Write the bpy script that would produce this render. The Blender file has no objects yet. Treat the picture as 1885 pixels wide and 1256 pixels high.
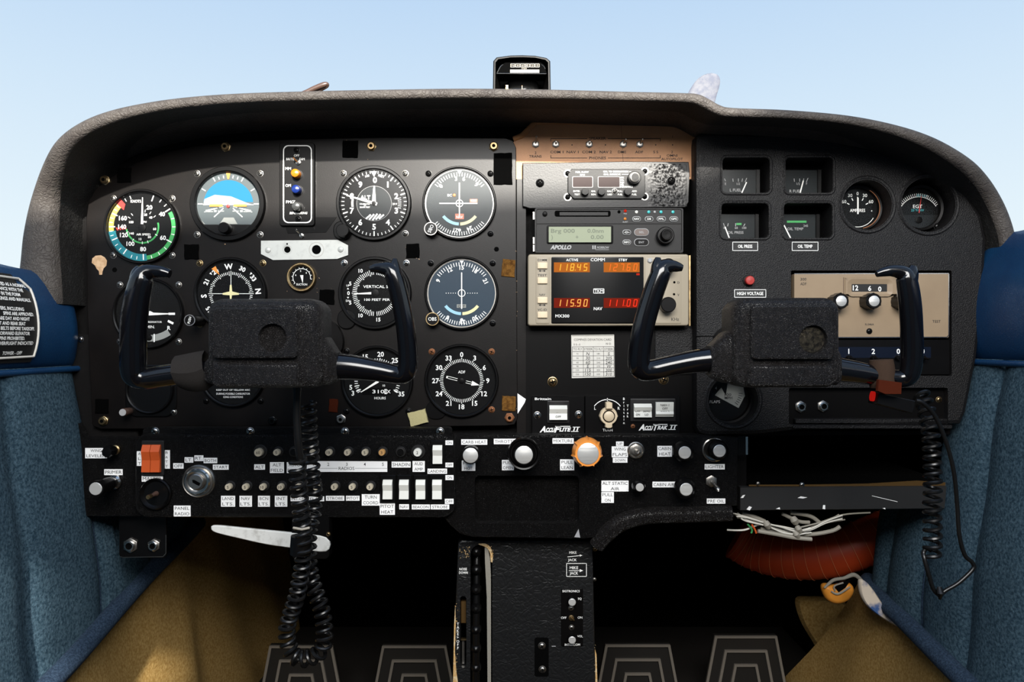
import bpy, bmesh, math, random
from mathutils import Vector, Matrix
from mathutils.geometry import tessellate_polygon, delaunay_2d_cdt
R = random.Random(7)
SC = bpy.context.scene
COL = SC.collection
# ------------------------------------------------------------------ camera
D, F = 0.85, 1360.0                    # distance camera - panel plane (m), focal length in pixels of the 1885 px frame
CX, CY = 942.5, 628.0
cam_d = bpy.data.cameras.new('camera'); cam = bpy.data.objects.new('camera', cam_d); COL.objects.link(cam)
cam.location = (0, -D, 0); cam.rotation_euler = (math.pi / 2, 0, 0)
cam_d.sensor_width = 36.0; cam_d.lens = 36.0 * F / 1885.0; cam_d.clip_start = 0.02
SC.camera = cam
# ------------------------------------------------------------------ sky
w = bpy.data.worlds.new('sky'); SC.world = w; w.use_nodes = True
nt = w.node_tree; nt.nodes.clear()
tc = nt.nodes.new('ShaderNodeTexCoord'); sep = nt.nodes.new('ShaderNodeSeparateXYZ')
ramp = nt.nodes.new('ShaderNodeValToRGB'); bg = nt.nodes.new('ShaderNodeBackground'); ow = nt.nodes.new('ShaderNodeOutputWorld')
mp = nt.nodes.new('ShaderNodeMapRange'); mp.inputs['From Min'].default_value = -1; mp.inputs['From Max'].default_value = 1
nt.links.new(tc.outputs['Generated'], sep.inputs[0]); nt.links.new(sep.outputs['Z'], mp.inputs['Value'])
nt.links.new(mp.outputs[0], ramp.inputs[0]); nt.links.new(ramp.outputs[0], bg.inputs[0]); nt.links.new(bg.outputs[0], ow.inputs[0])
cr = ramp.color_ramp
cr.elements[0].position = 0.0; cr.elements[0].color = (.20, .19, .17, 1)
cr.elements[1].position = 1.0; cr.elements[1].color = (.30, .48, .82, 1)
for p, c in ((.47, (.30, .29, .27)), (.505, (.88, .96, .99)), (.56, (.80, .92, .985)), (.65, (.64, .80, .955)), (.71, (.52, .70, .92))):
    e = cr.elements.new(p); e.color = (*c, 1)
bg.inputs[1].default_value = 1.0
# ------------------------------------------------------------------ sun, and an added area light as soft fill from behind
sd = bpy.data.lights.new('sun', 'SUN'); sun = bpy.data.objects.new('sun', sd); COL.objects.link(sun)
SUN_DIR = Vector((-.12, 1.0, -.40)).normalized()
sun.rotation_euler = SUN_DIR.to_track_quat('-Z', 'Y').to_euler(); sun.location = (.6, -3, 2)
sd.energy = 12.0; sd.angle = math.radians(1.2); sd.color = (1, .95, .86)
ad = bpy.data.lights.new('added_fill_light', 'AREA'); area = bpy.data.objects.new('added_fill_light', ad); COL.objects.link(area)
ad.shape = 'RECTANGLE'; ad.size = 0.9; ad.size_y = 0.45; ad.energy = 25.0; ad.color = (1, .98, .95)
area.location = (0.08, -1.10, 0.56)
area.rotation_euler = (Vector((0, 0, -.12)) - area.location).to_track_quat('-Z', 'Y').to_euler()
vs = SC.view_settings
SC.display_settings.display_device = 'sRGB'
vs.view_transform = 'Standard'; vs.look = 'None'; vs.exposure = 0.0; vs.gamma = 1.0; vs.use_curve_mapping = False

# ------------------------------------------------------------------ materials
MATS = {}
def mat(name, col, rough=.5, metal=0., bump=None, var=None, emit=0., coat=0., spec=.5, sheen=0.):
    """bump = (kind, scale, distance mm); var = (scale, colour, lo, hi) second colour through noise"""
    if name in MATS: return MATS[name]
    glow = col
    if emit: col = tuple(c * .10 for c in col); spec = .04
    m = bpy.data.materials.new(name); m.use_nodes = True; n = m.node_tree; b = n.nodes['Principled BSDF']
    b.inputs['Base Color'].default_value = (*col, 1); b.inputs['Roughness'].default_value = rough
    b.inputs['Metallic'].default_value = metal; b.inputs['Coat Weight'].default_value = coat
    b.inputs['Coat Roughness'].default_value = .08
    b.inputs['Specular IOR Level'].default_value = spec; b.inputs['Sheen Weight'].default_value = sheen
    if emit:
        b.inputs['Emission Color'].default_value = (*glow, 1); b.inputs['Emission Strength'].default_value = emit
    co = n.nodes.new('ShaderNodeTexCoord').outputs['Object']
    if var:
        sc, c2, lo, hi = var
        t = n.nodes.new('ShaderNodeTexNoise'); t.inputs['Scale'].default_value = sc; t.inputs['Detail'].default_value = 5; t.inputs['Roughness'].default_value = .62
        n.links.new(co, t.inputs['Vector'])
        r = n.nodes.new('ShaderNodeValToRGB'); r.color_ramp.elements[0].position = lo; r.color_ramp.elements[1].position = hi
        r.color_ramp.elements[0].color = (*col, 1); r.color_ramp.elements[1].color = (*c2, 1)
        n.links.new(t.outputs['Fac'], r.inputs[0]); n.links.new(r.outputs[0], b.inputs['Base Color'])
    if bump:
        kind, sc, dist = bump
        if kind == 'leather':
            t = n.nodes.new('ShaderNodeTexVoronoi'); t.feature = 'DISTANCE_TO_EDGE'; t.inputs['Scale'].default_value = sc
            n2 = n.nodes.new('ShaderNodeTexNoise'); n2.inputs['Scale'].default_value = sc * .35; n2.inputs['Detail'].default_value = 3
            mx = n.nodes.new('ShaderNodeMixRGB'); mx.blend_type = 'LINEAR_LIGHT'; mx.inputs[0].default_value = .012
            n.links.new(co, mx.inputs[1]); n.links.new(n2.outputs['Color'], mx.inputs[2]); n.links.new(co, n2.inputs['Vector'])
            n.links.new(mx.outputs[0], t.inputs['Vector']); src = t.outputs['Distance']
            cl = n.nodes.new('ShaderNodeMapRange'); cl.inputs['From Max'].default_value = .22; n.links.new(src, cl.inputs['Value']); src = cl.outputs[0]
        elif kind == 'weave':
            t = n.nodes.new('ShaderNodeTexNoise'); t.inputs['Scale'].default_value = sc; t.inputs['Detail'].default_value = 4; t.inputs['Roughness'].default_value = .8
            n.links.new(co, t.inputs['Vector']); src = t.outputs['Fac']
        elif kind == 'brushed':
            t = n.nodes.new('ShaderNodeTexWave'); t.inputs['Scale'].default_value = sc; t.wave_type = 'RINGS'; n.links.new(co, t.inputs['Vector']); src = t.outputs['Fac']
        else:
            t = n.nodes.new('ShaderNodeTexNoise'); t.inputs['Scale'].default_value = sc; t.inputs['Detail'].default_value = 3
            n.links.new(co, t.inputs['Vector']); src = t.outputs['Fac']
        bp = n.nodes.new('ShaderNodeBump'); bp.inputs['Strength'].default_value = 1.0; bp.inputs['Distance'].default_value = dist * .001
        n.links.new(src, bp.inputs['Height']); n.links.new(bp.outputs[0], b.inputs['Normal'])
    MATS[name] = m; return m
def glass_mat(name, fac, rough, tint=(1, 1, 1)):
    m = bpy.data.materials.new(name); m.use_nodes = True; n = m.node_tree; n.nodes.clear()
    o = n.nodes.new('ShaderNodeOutputMaterial'); mx = n.nodes.new('ShaderNodeMixShader'); mx.inputs[0].default_value = fac
    a = n.nodes.new('ShaderNodeBsdfTransparent'); a.inputs[0].default_value = (*tint, 1)
    g = n.nodes.new('ShaderNodeBsdfGlossy'); g.inputs['Roughness'].default_value = rough
    n.links.new(a.outputs[0], mx.inputs[1]); n.links.new(g.outputs[0], mx.inputs[2]); n.links.new(mx.outputs[0], o.inputs[0])
    MATS[name] = m; return m
mat('paint', (.0030, .0021, .0018), .37, var=(22, (.0058, .0042, .0036), .42, .75), bump=('noise', 900, .05), spec=.24)
mat('dash', (.0035, .003, .003), .5, spec=.18, bump=('leather', 700, .12))
mat('hood', (.062, .054, .048), .6, bump=('leather', 200, .38), var=(60, (.040, .034, .031), .4, .7), spec=.3)
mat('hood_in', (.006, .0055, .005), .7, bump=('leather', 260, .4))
mat('leather', (.0036, .0031, .0029), .38, bump=('leather', 460, .6), spec=.22)
mat('grain', (.0060, .0056, .0060), .44, bump=('noise', 800, .9), spec=.28)
mat('hubskin', (.0062, .0050, .0046), .36, bump=('leather', 420, .6), var=(70, (.0095, .0078, .0072), .45, .75), spec=.35)
mat('tan', (.50, .24, .105), .5, bump=('noise', 900, .25), var=(35, (.38, .18, .08), .45, .8))
mat('tan_roll', (.48, .21, .075), .45, bump=('leather', 420, .2))
mat('gloss', (.0022, .0022, .0030), .15, coat=.2, spec=.45)
mat('black', (.0022, .0019, .0019), .42, spec=.12)
mat('satin', (.0026, .0024, .0025), .30, spec=.24)
mat('plateblack', (.0085, .008, .008), .40, spec=.3, bump=('noise', 500, .1))
mat('deep', (.0015, .0015, .0015), .9, spec=.03)
mat('dial', (.0035, .0035, .0036), .8, spec=.08)
mat('dialgrey', (.017, .020, .021), .7, spec=.1)
mat('dialglare_grey', (.030, .036, .038), .7, spec=.1)  # grey glare on the cover glass, put into the dial colour
mat('dialreflect_blue', (.024, .042, .062), .6, spec=.2)  # blue reflection in the cover glass, put into the dial colour
mat('print', (.88, .88, .85), .6)
mat('greyprint', (.36, .36, .36), .6)
mat('needle', (.90, .89, .84), .5)
mat('ink', (.012, .012, .014), .7)
mat('tape', (.90, .90, .89), .55, var=(60, (.82, .82, .81), .5, .8))
mat('paper', (.62, .60, .55), .75, var=(90, (.55, .53, .48), .5, .8))
mat('chrome', (.62, .60, .57), .2, metal=1)
mat('steel', (.40, .38, .35), .34, metal=1)
mat('brass', (.48, .35, .18), .34, metal=1, var=(200, (.22, .14, .07), .45, .7))
mat('rust', (.23, .09, .035), .6, metal=.4)
mat('alum', (.52, .53, .50), .45, metal=.25, var=(120, (.42, .43, .41), .5, .75))
mat('knobface', (.74, .73, .70), .34, metal=.6, bump=('brushed', 500, .05))
mat('whiteplastic', (.66, .66, .61), .4)
mat('red', (.42, .035, .012), .4)
mat('orangered', (.55, .085, .015), .4)
mat('orange', (.80, .28, .045), .38)
mat('redlens', (.35, .03, .025), .35)
mat('amber', (.50, .15, .008), .25, coat=.5)
mat('bluelens', (.006, .02, .13), .25, coat=.5)
mat('codeblue', (.002, .005, .014), .4, spec=.2)
mat('greylens', (.06, .06, .058), .3, coat=.5)
mat('beige', (.31, .265, .195), .45, bump=('noise', 1500, .04))
mat('adftan', (.27, .20, .13), .40, var=(25, (.245, .18, .117), .4, .7), spec=.3)
mat('cream', (.66, .54, .37), .4)
mat('lcd', (.29, .32, .225), .5, spec=.15)
mat('lcdink', (.17, .19, .14), .5, spec=.15)
mat('led_amber_bg', (.46, .125, .012), .5, emit=.95)
mat('led_amber', (1.0, .48, .05), .5, emit=1.05)
mat('led_red_bg', (.18, .010, .002), .5, emit=.95)
mat('led_red', (1.0, .035, .01), .5, emit=1.0)
mat('led_orange', (1.0, .45, .09), .5, emit=1.05)
mat('led_stby', (.90, .17, .02), .5, emit=1.0)
mat('led_on', (.8, .03, .01), .5, emit=.6)
mat('velcro', (.0016, .0016, .0016), .95, bump=('weave', 1800, .8), spec=.02)
mat('velcro_brown', (.20, .095, .022), .95, spec=.05, bump=('weave', 1600, .8), var=(300, (.08, .035, .01), .4, .65))
mat('strapbrown', (.042, .026, .018), .9, spec=.08, bump=('weave', 1600, .6))
mat('strapedge', (.060, .012, .005), .95, spec=.05, bump=('weave', 1600, .9))
mat('foam', (.45, .40, .20), .95, bump=('weave', 900, .6))
mat('chip', (.62, .42, .25), .8, var=(140, (.48, .30, .16), .45, .6))
mat('green', (.03, .30, .07), .5)
mat('yellow', (.70, .52, .06), .5)
mat('teal', (.0, .17, .21), .5)
mat('markred', (.55, .02, .015), .5)
mat('skyblue', (.014, .13, .25), .6, spec=.1)
mat('earth', (.045, .06, .065), .5)
mat('palegrey', (.26, .27, .255), .6, spec=.1)
mat('lightblue', (.28, .52, .66), .5)
mat('lightyellow', (.70, .64, .34), .5)
mat('cyanprint', (.05, .38, .42), .6)
mat('fabric', (.016, .038, .058), .95, bump=('weave', 420, 1.6), var=(330, (.070, .120, .158), .38, .68), spec=.12)
mat('vinyl', (.003, .028, .085), .40, bump=('leather', 300, .12), var=(9, (.006, .045, .115), .4, .7))
mat('pipingblue', (.012, .024, .046), .85, bump=('weave', 700, 1.2), var=(500, (.038, .065, .105), .4, .65), spec=.15)
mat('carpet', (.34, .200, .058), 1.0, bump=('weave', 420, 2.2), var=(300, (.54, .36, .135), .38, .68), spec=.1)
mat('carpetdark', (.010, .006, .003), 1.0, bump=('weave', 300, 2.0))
mat('duct', (.50, .055, .012), .45)
mat('ductwire', (.65, .20, .08), .5)
mat('orangeplastic', (.62, .24, .03), .45)
mat('stain', (.55, .47, .38), .8, var=(26, (.03, .08, .22), .48, .60))
mat('wirewhite', (.60, .58, .52), .5)
mat('wiregrey', (.26, .24, .20), .6)
mat('wiregreen', (.03, .22, .06), .5)
mat('rubber', (.004, .004, .0042), .32, spec=.4)
mat('pedal', (.012, .0105, .009), .5)
mat('pedaledge', (.17, .15, .125), .5)
mat('felt', (.24, .225, .19), .95, bump=('weave', 900, .4))
mat('woodedge', (.50, .30, .11), .85, var=(250, (.62, .48, .28), .45, .6))
mat('channel', (.012, .012, .0125), .5, bump=('noise', 700, .08))
mat('bronze', (.16, .09, .03), .4, metal=.7)
mat('propwhite', (.13, .14, .18), .6, var=(55, (.19, .195, .22), .42, .62), spec=.1)
mat('rodbrown', (.07, .04, .03), .35)
mat('silvertape', (.30, .30, .31), .5)
mat('cardblack', (.006, .006, .006), .6)
mat('liner', (.12, .115, .11), .85, bump=('weave', 300, .5))
mat('greyplastic', (.013, .0125, .0125), .45, bump=('noise', 1400, .12), spec=.25)
mat('teal_led', (.05, .42, .42), .3)
glass_mat('glass', .020, .22)
glass_mat('canopy_glass', .006, .1)

# ------------------------------------------------------------------ mesh helpers
def K(y): return (D + y) / F
def W(px, py, y): return Vector(((px - CX) * K(y), y, (CY - py) * K(y)))
def rr(x0, y0, x1, y1, r, n=5):
    """rounded rectangle in photo pixels (y down)"""
    r = min(r, abs(x1 - x0) / 2.001, abs(y1 - y0) / 2.001); out = []
    for cx, cy, a0 in ((x1 - r, y0 + r, -90), (x1 - r, y1 - r, 0), (x0 + r, y1 - r, 90), (x0 + r, y0 + r, 180)):
        for i in range(n + 1):
            a = math.radians(a0 + 90 * i / n); out.append((cx + r * math.cos(a), cy + r * math.sin(a)))
    return out
def circ(cx, cy, r, n=40, a0=0, a1=360):
    m = n if a1 - a0 >= 360 else n + 1
    return [(cx + r * math.sin(math.radians(a0 + (a1 - a0) * i / n)), cy - r * math.cos(math.radians(a0 + (a1 - a0) * i / n))) for i in range(m)]
def polar(cx, cy, r, a): return (cx + r * math.sin(math.radians(a)), cy - r * math.cos(math.radians(a)))
def inset(pts, d):
    if abs(d) < 1e-9: return list(pts)
    n = len(pts); ar = sum(pts[i][0] * pts[(i + 1) % n][1] - pts[(i + 1) % n][0] * pts[i][1] for i in range(n)); sg = 1 if ar > 0 else -1
    out = []
    for i in range(n):
        p0, p1, p2 = pts[i - 1], pts[i], pts[(i + 1) % n]
        e1 = Vector((p1[0] - p0[0], p1[1] - p0[1])); e2 = Vector((p2[0] - p1[0], p2[1] - p1[1]))
        if e1.length < 1e-9 or e2.length < 1e-9: out.append(p1); continue
        e1.normalize(); e2.normalize(); n1 = Vector((-e1.y, e1.x)) * sg; n2 = Vector((-e2.y, e2.x)) * sg
        b = n1 + n2
        if b.length < 1e-6: out.append(p1); continue
        b.normalize(); c = max(.35, b.dot(n1)); out.append((p1[0] + b.x * d / c, p1[1] + b.y * d / c))
    return out
def spline(pts, sub=6, closed=False):
    P = [tuple(map(float, p)) for p in pts]; n = len(P); out = []
    def g(i): return P[i % n] if closed else P[max(0, min(n - 1, i))]
    for i in range(n if closed else n - 1):
        a, b, c, d = g(i - 1), g(i), g(i + 1), g(i + 2)
        for j in range(sub):
            t = j / sub
            out.append(tuple(.5 * (2 * b[q] + (c[q] - a[q]) * t + (2 * a[q] - 5 * b[q] + 4 * c[q] - d[q]) * t * t + (3 * b[q] - a[q] - 3 * c[q] + d[q]) * t ** 3) for q in range(len(b))))
    if not closed: out.append(P[-1])
    return out
def inside(p, poly):
    c = False; j = len(poly) - 1
    for i in range(len(poly)):
        if (poly[i][1] > p[1]) != (poly[j][1] > p[1]) and p[0] < (poly[j][0] - poly[i][0]) * (p[1] - poly[i][1]) / (poly[j][1] - poly[i][1]) + poly[i][0]: c = not c
        j = i
    return c
def tri_holes(outer, holes):
    pts = []; ed = []
    for l in [outer] + holes:
        o = len(pts); pts += [Vector((p[0], p[1])) for p in l]; ed += [(o + i, o + (i + 1) % len(l)) for i in range(len(l))]
    v, e, f, _, _, _ = delaunay_2d_cdt(pts, ed, [], 0, 1e-5); out = []
    for t in f:
        c = sum((v[i] for i in t), Vector((0, 0))) / len(t)
        if inside(c, outer) and not any(inside(c, h) for h in holes): out.append(tuple(t))
    return [(q.x, q.y) for q in v], out
_tcache = {}
def text_geo(s, bold):
    key = (s, bold)
    if key not in _tcache:
        c = bpy.data.curves.new('t', 'FONT'); c.body = s; c.resolution_u = 2; c.offset = bold; c.align_x = 'LEFT'
        o = bpy.data.objects.new('t', c); me = bpy.data.meshes.new_from_object(o)
        v = [(q.co.x, q.co.y) for q in me.vertices]; f = [tuple(p.vertices) for p in me.polygons]
        bpy.data.objects.remove(o); bpy.data.curves.remove(c); bpy.data.meshes.remove(me)
        xs = [q[0] for q in v] or [0, 1]
        _tcache[key] = (v, f, min(xs), max(xs))
    return _tcache[key]
CAP = max(q[1] for q in text_geo('H', 0)[0])
SEG = {'0': 'abcdef', '1': 'bc', '2': 'abged', '3': 'abgcd', '4': 'fgbc', '5': 'afgcd', '6': 'afgedc', '7': 'abc', '8': 'abcdefg', '9': 'abcdfg'}

class MB:
    """collects geometry for one mesh; sideways in photo pixels at the thing's mounting depth, height proud of it in mm"""
    def __init__(s, th): s.t = th; s.v = []; s.f = []; s.mi = []; s.m = 0
    def P(s, px, py, h=0): return ((px - s.t.px) * s.t.k, -h * .001, (s.t.py - py) * s.t.k)
    def raw(s, vs, fs):
        o = len(s.v); s.v += [tuple(p) for p in vs]
        for f in fs: s.f.append(tuple(i + o for i in f)); s.mi.append(s.m)
    def loft(s, loops, cap0=False, cap1=False, closed=True):
        n = len(loops[0]); vs = [p for l in loops for p in l]; fs = []
        for j in range(len(loops) - 1):
            for i in range(n if closed else n - 1):
                fs.append((j * n + i, j * n + (i + 1) % n, (j + 1) * n + (i + 1) % n, (j + 1) * n + i))
        o = len(s.v); s.raw(vs, fs)
        for flag, base in ((cap0, 0), (cap1, (len(loops) - 1) * n)):
            if flag:
                L = [loops[0], loops[-1]][base > 0]
                for t in tessellate_polygon([[Vector(p) for p in L]]):
                    s.f.append(tuple(o + base + i for i in t)); s.mi.append(s.m)
    def prism(s, pts, prof, back=False):
        """prof: [(inset px, height mm), ...], capped at the last"""
        loops = [[s.P(x, y, h) for x, y in inset(pts, d)] for d, h in prof]
        s.loft(loops, back, True)
    def flat(s, pts, h):
        V3 = [Vector(s.P(x, y, h)) for x, y in pts]; s.raw(V3, tessellate_polygon([V3]))
    def plate(s, outer, holes, h0, h1, bev=0.):
        """plate with through holes; front at h1"""
        o2 = inset(outer, bev)
        v2, tr = tri_holes(o2, holes); s.raw([s.P(x, y, h1) for x, y in v2], tr)
        if bev: s.loft([[s.P(x, y, h0) for x, y in outer], [s.P(x, y, h1 - bev * s.t.k * 1000) for x, y in outer], [s.P(x, y, h1 - bev * s.t.k * 300) for x, y in inset(outer, bev * .3)], [s.P(x, y, h1) for x, y in o2]])
        else: s.loft([[s.P(x, y, h0) for x, y in outer], [s.P(x, y, h1) for x, y in outer]])
        for l in holes: s.loft([[s.P(x, y, h1) for x, y in l], [s.P(x, y, h0) for x, y in l]])
    def lathe(s, px, py, prof, n=28, lobes=None, tilt=None, cap=True):
        """prof: [(radius px, height mm), ...] about an axis towards the viewer; lobes=(count, amount)"""
        loops = []
        for r, h in prof:
            l = []
            for i in range(n):
                a = 2 * math.pi * i / n; q = r
                if lobes: q = r * (1 + lobes[1] * (max(0, math.cos(lobes[0] * a)) ** (6 if lobes[0] != 7 else 14)))
                dx = dy = 0
                if tilt: dx, dy = tilt[0] * h, tilt[1] * h
                l.append(s.P(px + dx + q * math.sin(a), py + dy - q * math.cos(a), h))
            loops.append(l)
        s.loft(loops, False, cap and prof[-1][0] > 0)
    def ring(s, px, py, r0, r1, h, a0=0, a1=360, n=40):
        A = circ(px, py, r0, n, a0, a1); B = circ(px, py, r1, n, a0, a1)
        s.loft([[s.P(x, y, h) for x, y in A], [s.P(x, y, h) for x, y in B]], closed=(a1 - a0 >= 360))
    def line(s, x0, y0, x1, y1, wd, h):
        dx, dy = x1 - x0, y1 - y0; l = math.hypot(dx, dy) or 1; nx, ny = -dy / l * wd / 2, dx / l * wd / 2
        s.raw([s.P(x0 + nx, y0 + ny, h), s.P(x1 + nx, y1 + ny, h), s.P(x1 - nx, y1 - ny, h), s.P(x0 - nx, y0 - ny, h)], [(0, 1, 2, 3)])
    def pline(s, pts, wd, h, closed=False):
        for i in range(len(pts) - (0 if closed else 1)): s.line(*pts[i], *pts[(i + 1) % len(pts)], wd, h)
    def ticks(s, px, py, r0, r1, a0, a1, n, wd, h):
        for i in range(n + 1):
            a = a0 + (a1 - a0) * i / n; s.line(*polar(px, py, r0, a), *polar(px, py, r1, a), wd, h)
    def box(s, x0, y0, x1, y1, h0, h1, bev=.0):
        s.prism([(x0, y0), (x1, y0), (x1, y1), (x0, y1)], [(0, h0), (0, h1 - bev), (bev / (s.t.k * 1000), h1)] if bev else [(0, h0), (0, h1)])
    def text(s, st, px, py, cap, h, fit=None, rot=0, align='C', bold=0.02, slant=0, vflip=1):
        """st centred at (px, py); cap = capital height in px; fit = width in px"""
        if cap < 6.5: bold = round(bold * .35, 3)
        v, f, x0, x1 = text_geo(st, bold)
        if not v: return
        sc = cap / CAP; sx = sc if fit is None else fit / max(1e-6, x1 - x0)
        off = {'C': (x0 + x1) / 2, 'L': x0, 'R': x1}[align]; a = math.radians(rot); ca, sa = math.cos(a), math.sin(a); out = []
        for x, y in v:
            u = (x - off) * sx + slant * y * sc; q = -(y - CAP / 2) * sc
            out.append(s.P(px + u * ca - q * sa, py + u * sa + q * ca, h))
        s.raw(out, f)
    def arctext(s, st, px, py, r, a, cap, h, bold=.03): s.text(st, *polar(px, py, r, a), cap, h, rot=a, bold=bold)
    def digits(s, st, x0, x1, y0, y1, wd, h, slant=.18):
        ds = [c for c in st if c != '.']; n = len(ds); cw = (x1 - x0) / n; i = 0
        for c in st:
            if c == '.':
                s.box(x0 + cw * i - 1.2, y1 - wd, x0 + cw * i + wd - 1.2, y1, h - .05, h); continue
            gx0, gx1 = x0 + cw * i + cw * .22, x0 + cw * i + cw * .66; ym = (y0 + y1) / 2; i += 1
            def q(x, y): return (x + slant * (y1 - y), y)
            E = {'a': ((gx0, y0), (gx1, y0)), 'g': ((gx0, ym), (gx1, ym)), 'd': ((gx0, y1), (gx1, y1)), 'f': ((gx0, y0), (gx0, ym)), 'b': ((gx1, y0), (gx1, ym)), 'e': ((gx0, ym), (gx0, y1)), 'c': ((gx1, ym), (gx1, y1))}
            for k in SEG.get(c, ''): s.line(*q(*E[k][0]), *q(*E[k][1]), wd, h)
    def tube3(s, pts, rad, n=10, cap=True, flat=None):
        """pts: local 3-D points, rad: metres (number or list); flat=(a, b) squashes the section"""
        m = len(pts); rad = rad if isinstance(rad, (list, tuple)) else [rad] * m; V = [Vector(p) for p in pts]; loops = []; up = None
        for i in range(m):
            t = (V[min(m - 1, i + 1)] - V[max(0, i - 1)])
            if t.length < 1e-9: t = Vector((0, 0, 1))
            t.normalize()
            if up is None:
                up = Vector((0, -1, 0)) if abs(t.y) < .9 else Vector((1, 0, 0))
            up = up - t * up.dot(t)
            if up.length < 1e-6: up = t.orthogonal()
            up.normalize(); sd_ = t.cross(up); fa, fb = flat or (1, 1)
            loops.append([tuple(V[i] + (up * math.cos(2 * math.pi * j / n) * fa + sd_ * math.sin(2 * math.pi * j / n) * fb) * rad[i]) for j in range(n)])
        s.loft(loops, cap, cap)
    def wtube(s, pts, rpx, sub=6, n=10, flat=None):
        """pts: (px, py, mm proud[, radius px]) smoothed"""
        four = len(pts[0]) == 4; S = spline(pts, sub)
        s.tube3([s.P(p[0], p[1], p[2]) for p in S], [(p[3] if four else rpx) * s.t.k for p in S], n, True, flat)
    def build(s, name, mats, parent, smooth=True, loc=None):
        if isinstance(mats, str): mats = [mats]
        me = bpy.data.meshes.new(name); me.from_pydata(s.v, [], s.f)
        for m in mats: me.materials.append(MATS[m])
        for p, i in zip(me.polygons, s.mi): p.material_index = i
        b = bmesh.new(); b.from_mesh(me); bmesh.ops.recalc_face_normals(b, faces=b.faces); b.to_mesh(me); b.free()
        if smooth:
            me.polygons.foreach_set('use_smooth', [True] * len(me.polygons)); me.set_sharp_from_angle(angle=math.radians(38))
        o = bpy.data.objects.new(name, me); COL.objects.link(o)
        if parent: o.parent = parent
        if loc: o.location = loc
        return o

class Thing:
    def __init__(s, name, label, cat, px, py, y, group=None, kind=None):
        s.px, s.py, s.y, s.k = px, py, y, K(y)
        o = bpy.data.objects.new(name, None); COL.objects.link(o); o.location = W(px, py, y); o.empty_display_size = .01
        o['label'] = label; s.o = o
        if cat: o['category'] = cat
        if group: o['group'] = group
        if kind: o['kind'] = kind
    def mb(s): return MB(s)
    def L3(s, px, py, y): return W(px, py, y) - s.o.location
    def add(s, name, mats, fn, parent=None, label=None, smooth=True):
        m = MB(s); fn(m); o = m.build(name, mats, parent or s.o, smooth)
        if label: o['label'] = label
        return o
SCREW = {}
def screw(th, px, py, r=5, h=0, m='steel', name='screw', parent=None, style='cross'):
    key = (m, style)
    if key not in SCREW:
        t = Thing.__new__(Thing); t.px = t.py = 0; t.k = .001; b = MB(t)
        if style == 'bolt':
            b.lathe(0, 0, [(1.25, 0), (1.25, .25), (1.1, .35)], 6); b.lathe(0, 0, [(1, .3), (1, .75), (.8, .95)], 18); b.m = 1; b.ring(0, 0, 0.001, .42, 1.0, n=12)
        else:
            b.lathe(0, 0, [(1.15, 0), (1.15, .12), (1, .15), (.95, .45), (.7, .68), (.3, .76), (0, .78)], 18); b.m = 1
            b.box(-.62, -.14, .62, .14, .6, .80); b.box(-.14, -.62, .14, .62, .6, .801)
        o = b.build('screw', [m, 'deep'], None); SCREW[key] = o.data; bpy.data.objects.remove(o)
    o = bpy.data.objects.new(name, SCREW[key]); COL.objects.link(o); o.parent = parent or th.o
    o.location = MB(th).P(px, py, h); sc = r * th.k / .001; o.scale = (sc, sc, sc); o.rotation_euler = (0, R.uniform(0, 3), 0)
    return o
def tape(th, x0, y0, x1, y1, lines, h=0, cap=None, m='tape', ink='ink', rot=0):
    b = th.mb(); b.prism([(x0, y0), (x1, y0), (x1, y1), (x0, y1)], [(0, h - .2), (0, h + .3)]); o = b.build('label_tape', m, th.o, False)
    t = th.mb(); n = len(lines); lh = (y1 - y0) / n; c = cap or min(6.2, lh * .54)
    for i, l in enumerate(lines):
        t.text(l, (x0 + x1) / 2, y0 + lh * (i + .5), c, h + .42, fit=min((x1 - x0) - 3.5, len(l) * c * .98), bold=.004)
    t.build('lettering', ink, o, False); return o
# ================================================================== THE CABIN (setting)
def struct(name, label, px=CX, py=CY, y=0.0): return Thing(name, label, None, px, py, y, kind='structure')
def grid(b, nu, nv, fn):
    vs = [fn(i / nu, j / nv) for j in range(nv + 1) for i in range(nu + 1)]
    b.raw(vs, [(j * (nu + 1) + i, j * (nu + 1) + i + 1, (j + 1) * (nu + 1) + i + 1, (j + 1) * (nu + 1) + i) for j in range(nv) for i in range(nu)])
def lerp(a, b, t): return a + (b - a) * t
def wallx(side, z):
    return -(0.5215 - (0.073 - z) * .11) if side < 0 else 0.552 - (0.12 - z) * .13
FLOOR = -0.60
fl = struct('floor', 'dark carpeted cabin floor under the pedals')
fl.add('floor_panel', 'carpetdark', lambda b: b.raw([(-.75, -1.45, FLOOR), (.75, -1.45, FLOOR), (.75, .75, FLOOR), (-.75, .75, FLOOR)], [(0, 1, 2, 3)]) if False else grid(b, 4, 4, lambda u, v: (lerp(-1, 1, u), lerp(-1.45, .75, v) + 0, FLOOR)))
fw = struct('wall_front', 'black firewall at the end of the footwell')
fw.add('firewall_panel', 'deep', lambda b: grid(b, 2, 2, lambda u, v: (lerp(-.75, .75, u), .70, lerp(FLOOR, .22, v))))
cd = struct('trim_1', 'dark forward deck under the windshield')
cd.add('deck_panel', 'hood_in', lambda b: grid(b, 12, 6, lambda u, v: (lerp(-.60, .60, u), lerp(.05, .72, v), .175 - .10 * abs(u * 2 - 1) ** 3 - .06 * v)))

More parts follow.
